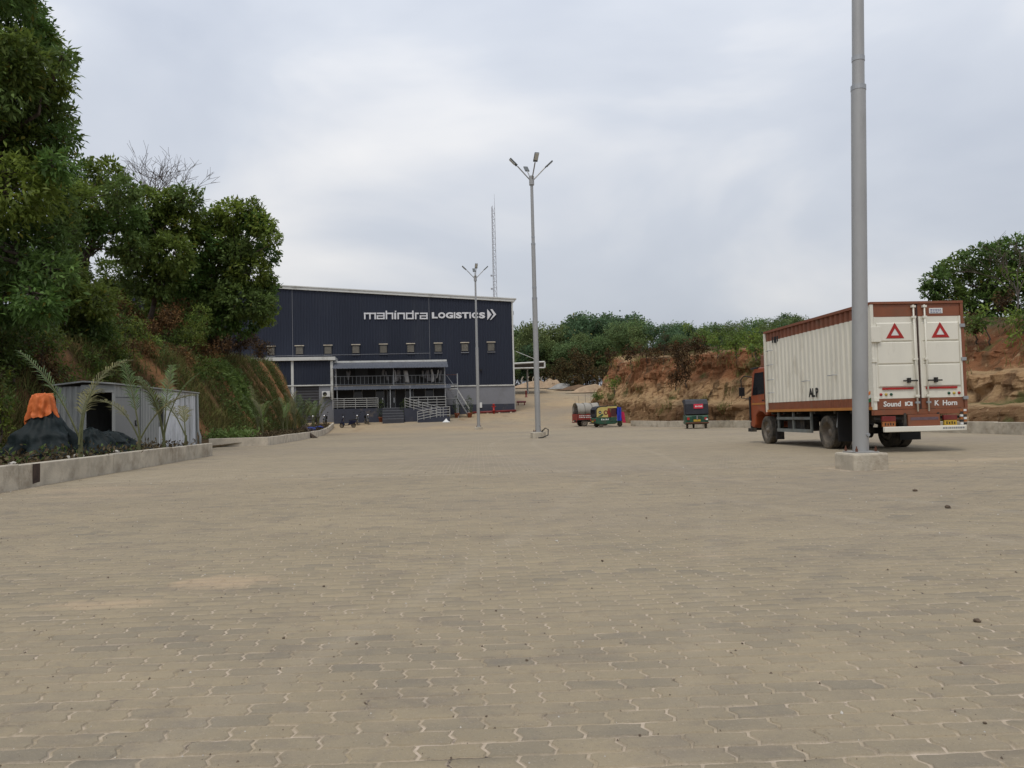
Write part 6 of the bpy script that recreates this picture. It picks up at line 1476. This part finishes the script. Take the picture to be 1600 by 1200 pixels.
for i, (px, py, rp, Y_, m_, pal) in enumerate(shr):
    p = uny(px, py, Y_); r_ = rp/FPX*Y_*1.1; zg_ = hz(p.x, Y_)
    base = Vector((p.x, Y_, min(zg_, p.z-.2))); rr_ = random.Random(i)
    lob = [((p.x+rr_.gauss(0,.45)*r_, Y_+rr_.gauss(0,.4)*r_, base.z + (p.z-base.z)*rr_.uniform(.35,1.1)+rr_.uniform(0,.4)*r_), r_*rr_.uniform(.4,.7)) for k in range(7)]
    dry = m_ == 'leaf_dry'
    make_tree('shrub', ('dry brown tangled shrub growing on the left bank' if dry else 'dull green shrub growing on the left bank'), base, lob, 13, .17, .075, 5, 200+i, .05, 'dry shrubs on the left bank' if dry else 'green shrubs on the left bank', m_leaf=m_, palette=pal, cat='shrub', twigs=8 if dry else 2)
# --- creeper on the bank
c_pts = []; c_n = []
rr_ = random.Random(5)
for k in range(950):
    y = rr_.gauss(51.5, 1.5); t_ = min(.98, max(.12, rr_.gauss(.64, .2))); p = hill_pt(y - (t_-.6)*2.0, t_); c_pts.append((p.x+.12, p.y, p.z+.08)); c_n.append((.8,-.4,.6))
o = link('creeper', leaf_mesh('creeper', [leaves(np.array(c_pts), np.array(c_n), .24, .20, (.9, 1.7), .3, 77, 3, .12)], M['leaf'])); tag(o, 'bright green creeper hanging over the crest of the orange bank', 'creeper')
# --- dry grass and weeds clothing the bank (nobody could count them)
def blades(pts, h, w_, seed, tint_rng, lean=.5):
    r_ = np.random.default_rng(seed); n = len(pts); pts = np.asarray(pts); a = r_.uniform(0, 2*math.pi, n)
    d = np.c_[np.cos(a), np.sin(a)]; hh_ = h*r_.uniform(.4, 1.3, n); ln = r_.normal(0, lean, (n, 2))*hh_[:, None]
    b = pts; s_ = np.c_[d*w_*.5, np.zeros(n)]
    m_ = b + np.c_[ln*.35, hh_*.6]; tp = b + np.c_[ln, hh_]
    v = np.stack([b-s_, b+s_, m_+s_*.7, m_-s_*.7, m_-s_*.7, m_+s_*.7, tp+s_*.1, tp-s_*.1], 1).reshape(-1, 3)
    f = np.arange(n*8).reshape(-1, 4); t = np.repeat(r_.uniform(tint_rng[0], tint_rng[1], n), 2); hue = np.repeat(r_.random(n), 2)
    col = np.c_[t*(1+.15*hue), t*(.9+.25*(1-hue)), t*.9]
    return v, f, col
gp = []; rr_ = random.Random(3)
while len(gp) < 38000:
    y = rr_.uniform(8, 72.5); t_ = rr_.uniform(.02, 1.15)
    bare = noise.noise((y*.75 + t_*.9, 3.1, t_*.5))*2.2 - .15
    if 0 < t_ < 1 and bare > .12*rr_.random() and y > 30 and rr_.random() < .93: continue
    if noise.noise((y*.25, t_*1.4, 5)) < -.25 and rr_.random() < .7: continue
    gp.append(tuple(hill_pt(y, t_) - Vector((0,0,.03))))
o = link('bank_grass', leaf_mesh('bank_grass', [blades(gp, .5, .035, 5, (.45, 1.25), .55)], M['grass_dry'])); tag(o, 'dry brown and green grass covering the left bank', 'grass', kind='stuff')
wp = []; wn = []
for k in range(5200):
    y = rr_.uniform(9, 72); t_ = rr_.uniform(.0, 1.05)
    if noise.noise((y*.75 + t_*.9, 3.1, t_*.5))*2.2 - .15 > .05 and y > 30: continue
    if noise.noise((y*.3+9, t_*2, 1)) < -.05: continue
    p = hill_pt(y, t_); wp.append((p.x+.1, p.y, p.z+rr_.uniform(.03, .3))); wn.append((.6,-.3,.8))
o = link('bank_weeds', leaf_mesh('bank_weeds', [leaves(np.array(wp), np.array(wn), .17, .08, (.45, 1.2), .2, 78, 5, .14)], M['leaf'])); tag(o, 'low green and brown weeds growing on the left bank', 'weeds', kind='stuff')
# planter litter: dead leaves and weeds behind the walls
lp = []; ln_ = []
for k in range(5200):
    y = rr_.choice((rr_.uniform(9, 26), rr_.uniform(37.5, 74))); t_ = -rr_.random()**.8; p = hill_pt(y, t_); lp.append((p.x, p.y, p.z+.03)); ln_.append((0,0,1))
o = link('planter_litter', leaf_mesh('planter_litter', [leaves(np.array(lp), np.array(ln_), .13, .06, (.4, 1.3), .1, 79, 2, .1)], M['leaf_dry'])); tag(o, 'brown leaf litter on the planter soil behind the kerbs', 'leaf litter', kind='stuff')
wp = [hill_pt(rr_.uniform(10, 22), -rr_.uniform(.3, .98)) for k in range(260)]
o = link('planter_weeds', leaf_mesh('planter_weeds', [leaves(np.array([(p.x, p.y, p.z+rr_.uniform(.02,.18)) for p in wp]), np.array([(0,0,1)]*len(wp)), .11, .06, (.5, 1.1), 0, 80, 4, .1)], M['leaf'])); tag(o, 'low dark weeds in the planter before the tarpaulin heap', 'weeds', kind='stuff')
wp = [hill_pt(rr_.gauss(38.6, .5), -rr_.uniform(.15, .75)) for k in range(260)]
o = link('planter_weeds', leaf_mesh('planter_weeds', [leaves(np.array([(p.x, p.y, p.z+rr_.uniform(.02,.2)) for p in wp]), np.array([(0,0,1)]*len(wp)), .2, .1, (1.0, 1.8), 0, 81, 4, .12)], M['leaf'])); tag(o, 'bright green weeds at the near corner of the curved kerb', 'weeds', kind='stuff')

# --- young palms
def frond(parent, base, direc, length, arch, nleaf, leaf_l, m_leaf, rr_, twist=0, bare=.35):
    d = Vector(direc).normalized(); side = d.cross(Vector((0,0,1))); side = side.normalized() if side.length > 1e-4 else Vector((1,0,0)); pts = []
    out = Vector((d.x, d.y, 0)); n = 14; p = Vector(base); ang = math.atan2(d.z, out.length); out = out.normalized() if out.length > 1e-4 else Vector((1,0,0))
    for i in range(n+1):
        pts.append(p.copy()); u = i/n; a = ang - arch*u**1.6; p = p + (out*math.cos(a) + Vector((0,0,math.sin(a))))*(length/n)
    mb = MB(); mb.tube(pts, [.022*(1-.8*i/n)+.003 for i in range(n+1)], 5, False)
    fr = mb.build('frond', M['palm_stem'], parent, fix=False)
    V = []; F = []; T_ = []
    for k in range(nleaf):
        u = bare + (1-bare)*k/nleaf; i = min(n-1, int(u*n)); q = pts[i].lerp(pts[i+1], u*n-i); ax = (pts[i+1]-pts[i]).normalized()
        for s_ in (-1, 1):
            ll = leaf_l*(math.sin(math.pi*min(1, .18+.82*(u-bare)/(1-bare)))*.75+.3)*rr_.uniform(.75, 1.15)
            dr_ = (ax*.75 + side*s_*.85 + Vector((0,0,.25+rr_.gauss(0,.12)))).normalized(); w_ = .011+.005*rr_.random(); wv = ax.cross(dr_).cross(dr_).normalized()*w_
            m1 = q + dr_*ll*.5; e1 = q + dr_*ll*.95 - Vector((0,0,ll*rr_.uniform(.12,.4)))
            o_ = len(V); V += [q-wv*.5, q+wv*.5, m1+wv, m1-wv, e1+wv*.15, e1-wv*.15]; F += [(o_,o_+1,o_+2,o_+3), (o_+3,o_+2,o_+4,o_+5)]
            tv = rr_.uniform(.6, 1.25); T_ += [(tv, tv, tv, 1)]*6
    me = np_mesh('leaflets', np.array([tuple(v) for v in V]), np.array(F), M[m_leaf], np.array(T_)); o = link('leaflets', me, fr); o['kind'] = 'stuff'
    return fr
def palm(label, loc, fronds, seed, group=None, stem_h=.4):
    rr_ = random.Random(seed); t = thing('young_palm', label, 'palm', loc, 0, group)
    mb = MB(); mb.tube([(0,0,-.1),(0,0,stem_h*.5),(.01,0,stem_h)], [.06,.05,.035], 8); mb.build('stem', M['palm_stem'], t)
    for (az, el, ln_, arch, dry) in fronds:
        d = Vector((math.cos(R(az))*math.cos(R(el)), math.sin(R(az))*math.cos(R(el)), math.sin(R(el))))
        frond(t, (rr_.gauss(0,.02), rr_.gauss(0,.02), stem_h*.85), d, ln_, arch, 26, .46, 'palm_dry' if dry else 'palm_leaf', rr_)
    return t
PY = 17.4; px_ = wall_x(PY) - .42
palm('young palm with one tall dry frond in front of the dark tarpaulin heap', (px_, PY, .36), [(176,66,2.7,.55,False),(60,87,2.6,1.5,True),(100,80,2.0,1.8,True)], 1)
PY = 20.9; palm('young palm with an upright green frond before the dark cabin opening', (wall_x(PY)-.4, PY, .36), [(150,78,2.4,.4,False),(170,64,2.0,1.4,True),(20,64,2.0,1.2,True)], 2)
PY = 22.9; palm('young palm with a full green crown before the grey cabin door', (wall_x(PY)-.4, PY, .36), [(95,84,2.4,.6,False),(20,79,2.2,.8,False),(160,78,2.2,.8,False),(250,80,2.0,1.0,True)], 3)
PY = 25.0; palm('small dry palm leaning before the peeling silver cabin side', (wall_x(PY)-.4, PY, .36), [(160,62,2.0,.8,True),(120,74,1.4,1.2,True)], 4)
for i, (px, py, Y_) in enumerate(((385,682,42),(408,680,45),(420,680,48),(432,678,51),(446,676,55),(460,674,58),(472,671,61),(482,668,64),(492,665,67),(500,663,69.5),(508,662,72),(398,668,46),(455,660,60))):
    x_ = lerp(_kin, Y_) - .9 - rng.uniform(0, 1.6); rr_ = random.Random(40+i)
    palm('slim young palm planted in the planter along the curved kerb', (x_, Y_, gz(Y_)+.34), [(rr_.uniform(0,360), rr_.uniform(70,86), rr_.uniform(1.7,2.9), rr_.uniform(.5,1.2), rr_.random() < .3) for k in range(4)], 60+i, 'young palms along the curved kerb', .5)

# --- woods behind and beside
def proto_tree(seed, h, w_, m_leaf, dens=2.4, leaf=.62, pal=GREEN):
    rr_ = random.Random(seed); lob = []
    for k in range(15):
        a = rr_.uniform(0, 2*math.pi); u = rr_.random(); z = h*(.30+.66*u); rad = w_*.5*math.sin(math.pi*min(1, .25+.75*(1-u)+.08))*rr_.uniform(.35, .95)
        lob.append(((math.cos(a)*rad, math.sin(a)*rad, z), w_*rr_.uniform(.15, .26)))
    lob.append(((0,0,h*.9), w_*.18))
    return make_tree('forest_tree', 'dark green leafy tree in the wood behind the yard', (0,0,0), lob, dens, leaf, leaf*.5, 3, seed, .2, 'trees of the wood behind the yard', m_leaf, .4, spread=.3, palette=pal)
FP = [[(.75,.85,.8)], [(1.0,1.05,.85)], [(1.2,1.15,.85)], [(.62,.75,.75)], [(1.35,1.2,.9)]]
protos = [proto_tree(500+k, 13+k % 3, 9.5+(k % 2), 'leaf_far', 3.0, .55, FP[k % 5]) for k in range(5)]
spots = []
rr_ = random.Random(17)
def tops(px):     # skyline of the wood read off the photograph
    return lerp([(780,515),(815,516),(850,512),(885,505),(905,493),(930,498),(952,492),(975,505),(1000,508),(1020,518),(1045,513),(1075,511),(1110,512),(1150,512),(1190,505),(1250,495),(1330,480),(1400,470),(1500,440),(1600,430)], px)
for px in range(790, 1010, 17): spots.append((px + rr_.uniform(-5,5), rr_.uniform(150, 172), rr_.uniform(-2, 8)))
for px in range(800, 990, 22): spots.append((px + rr_.uniform(-5,5), rr_.uniform(143, 149), rr_.uniform(22, 40)))
for px in range(985, 1260, 22): spots.append((px + rr_.uniform(-5,5), rr_.uniform(100, 125), rr_.uniform(-2, 7)))
for px in range(1040, 1250, 24): spots.append((px + rr_.uniform(-5,5), rr_.uniform(84, 96), rr_.uniform(8, 20)))
first = {}
def plateau(x, y):
    # ground height right of the cut bank, from the nearest bank vertex
    return 6.6
for (px, Y_, dp) in spots:
    k = rr_.randrange(5); top = uny(px, tops(px)+dp, Y_); zb_ = gz(Y_) if (Y_ > 128) else 6.8
    h_ = top.z - zb_ + .3
    if h_ < 2.5: zb_ = top.z - 5; h_ = 5
    s_ = h_/(13+k % 3)
    if k not in first: o = protos[k]; first[k] = 1; o.location = (top.x, Y_, zb_); o.rotation_euler = (0,0,rr_.uniform(0,6))
    else: o = dup(protos[k], (top.x, Y_, zb_), rr_.uniform(0, 6))
    o.scale = (s_*rr_.uniform(.95,1.2), s_*rr_.uniform(.95,1.2), s_)
    if Y_ < 128: o['label'] = 'dark green leafy tree on the plateau above the cut bank'; o['group'] = 'trees on the plateau above the cut bank'
for k in range(5):
    if k not in first: bpy.data.objects.remove(protos[k])
# trees above the right end of the cut bank
rt = [(1465,440,20),(1500,415,22),(1530,398,20),(1560,400,22),(1590,390,24),(1485,465,24),(1525,445,28),(1565,440,28),(1600,430,30),(1500,485,20),(1545,475,26),(1590,470,26),(1455,455,12),(1475,425,12),(1640,420,40),(1680,450,40)]
p = uny(1540, 500, 55); make_tree('rubber_tree', 'spreading dark leafy tree on the bank behind the truck box', (p.x, 55, 4.6), plob(rt, 55, 1.4, 8), 10, .34, .17, 6, 31, .25, None, palette=[(.85,.95,.9), (1.0,1.0,.9), (.75,.85,.82)])
p = uny(1590, 500, 50); bare_tree('leafless twiggy tree in front of the spreading tree behind the truck', (p.x, 50, 4.6), uny(1590, 345, 50).z, .9, 21, None, .09, 5)
# bushes along the crest of the cut bank
cb = [(955,556,9,77,'leaf_dry'),(985,552,10,73,'leaf_dry'),(1010,550,12,72,'leaf_dry'),(1035,545,14,70,'leaf_dry'),(1060,548,20,63,'leaf_dry'),(1072,575,18,61.5,'leaf_dry'),(1055,590,10,62,'leaf_dry'),(1085,540,16,64,'leaf_dry'),(1120,535,14,62,'leaf'),(1150,535,14,58,'leaf'),(1175,530,16,56,'leaf'),(1200,530,18,54,'leaf'),(1140,520,14,72,'leaf'),(1100,525,14,74,'leaf'),(1545,500,22,41,'leaf'),(1590,505,26,39,'leaf'),(1525,510,14,42,'leaf_dry'),(1570,470,12,44,'leaf_dry'),(1180,545,9,53,'leaf'),(960,600,8,73,'leaf'),(935,620,7,79,'leaf')]
for i, (px, py, rp, Y_, m_) in enumerate(cb):
    p = uny(px, py, Y_); r_ = rp/FPX*Y_*1.15; rr_ = random.Random(900+i); base = Vector((p.x, Y_, p.z - r_*1.2))
    lob = [((p.x+rr_.gauss(0,.55)*r_, Y_+rr_.gauss(0,.3)*r_, p.z+rr_.gauss(0,.4)*r_), r_*rr_.uniform(.35,.65)) for k in range(7)]
    dry = m_ == 'leaf_dry'
    make_tree('shrub', ('dry dark brown bush overhanging the edge of the cut bank' if dry else 'green bush growing on the edge of the cut bank'), base, lob, 10, .22, .1, 4, 700+i, .05, 'dry bushes on the cut bank' if dry else 'green bushes on the cut bank', m_leaf=m_, palette=[(.75,.6,.5),(.55,.45,.42)] if dry else [(1.0,1.0,.8),(1.3,1.25,.8),(.8,.9,.7)], cat='bush', twigs=8 if dry else 2)
# grass tufts hanging on the benches of the cut bank
gp = []; rr_ = random.Random(12)
nS = len(BANK_ROWS)
for c in range(20):
    i = rr_.randrange(30, nS-20); j = rr_.randrange(int(nn*.12), int(nn*.62)); P0 = BANK_ROWS[i][j]
    for k in range(rr_.randrange(40, 130)):
        ii = min(nS-1, max(0, i+int(rr_.gauss(0, 2.5)))); jj = min(nn-1, max(0, j+int(rr_.gauss(0, 2)))); q = BANK_ROWS[ii][jj]; gp.append((q.x+rr_.gauss(0,.12), q.y+rr_.gauss(0,.12), q.z-.04))
for k in range(5000):
    ii = rr_.randrange(nS); jj = rr_.randrange(int(nn*.6), nn-8); q = BANK_ROWS[ii][jj]
    if noise.noise((q.x*.3, q.y*.3, 2)) > -.1: gp.append((q.x+rr_.gauss(0,.3), q.y+rr_.gauss(0,.3), q.z-.05))
o = link('cut_bank_grass', leaf_mesh('cut_bank_grass', [blades(gp, .55, .04, 6, (.6, 1.5), .5)], M['grass_dry'])); tag(o, 'grass tufts on the benches and top of the cut bank', 'grass', kind='stuff')
# scrub in the dip before the far wood
for i, (px, py, rp, Y_) in enumerate(((815,590,18,150),(835,590,18,150),(855,585,18,150),(875,590,18,150),(895,590,18,150),(915,590,18,148),(935,590,18,146),(845,570,20,152),(825,565,20,152),(865,565,20,152),(880,575,22,140),(905,570,22,138),(925,580,20,134),(865,590,14,138),(900,595,14,132),(915,560,18,142),(940,585,16,128))):
    p = uny(px, py, Y_); r_ = rp/FPX*Y_; rr_ = random.Random(950+i); base = Vector((p.x, Y_, gz(Y_)-.1))
    lob = [((p.x+rr_.gauss(0,.5)*r_, Y_+rr_.gauss(0,.4)*r_, max(base.z+.3, p.z+rr_.gauss(0,.5)*r_)), r_*rr_.uniform(.35,.6)) for k in range(8)]
    make_tree('shrub', 'grey-brown half dry scrub bush before the far wood', base, lob, 3.5, .4, .18, 4, 760+i, .07, 'scrub before the far wood', m_leaf='leaf_dry', palette=[(.7,.75,.6),(.55,.62,.5),(.85,.75,.6)], cat='bush', twigs=6)
# thin bare saplings left standing beside the end of the cut bank
for i, px in enumerate((900, 904.5, 914, 922)):
    p = uny(px, 625, 76); t = thing('sapling', 'thin bare stick sapling standing near the end of the cut bank', 'sapling', (p.x, 76, gz(76)), 0, 'bare saplings by the cut bank')
    mb = MB(); mb.tube([(0,0,-.1),(.03,0,1.0),(.08*(i-1.5),0,2.2+.3*i)], [.035,.025,.012], 5); mb.tube([(.03,0,1.0),(.2,.1,1.7)], [.018,.008], 4); mb.build('stem', M['bark_grey'], t)
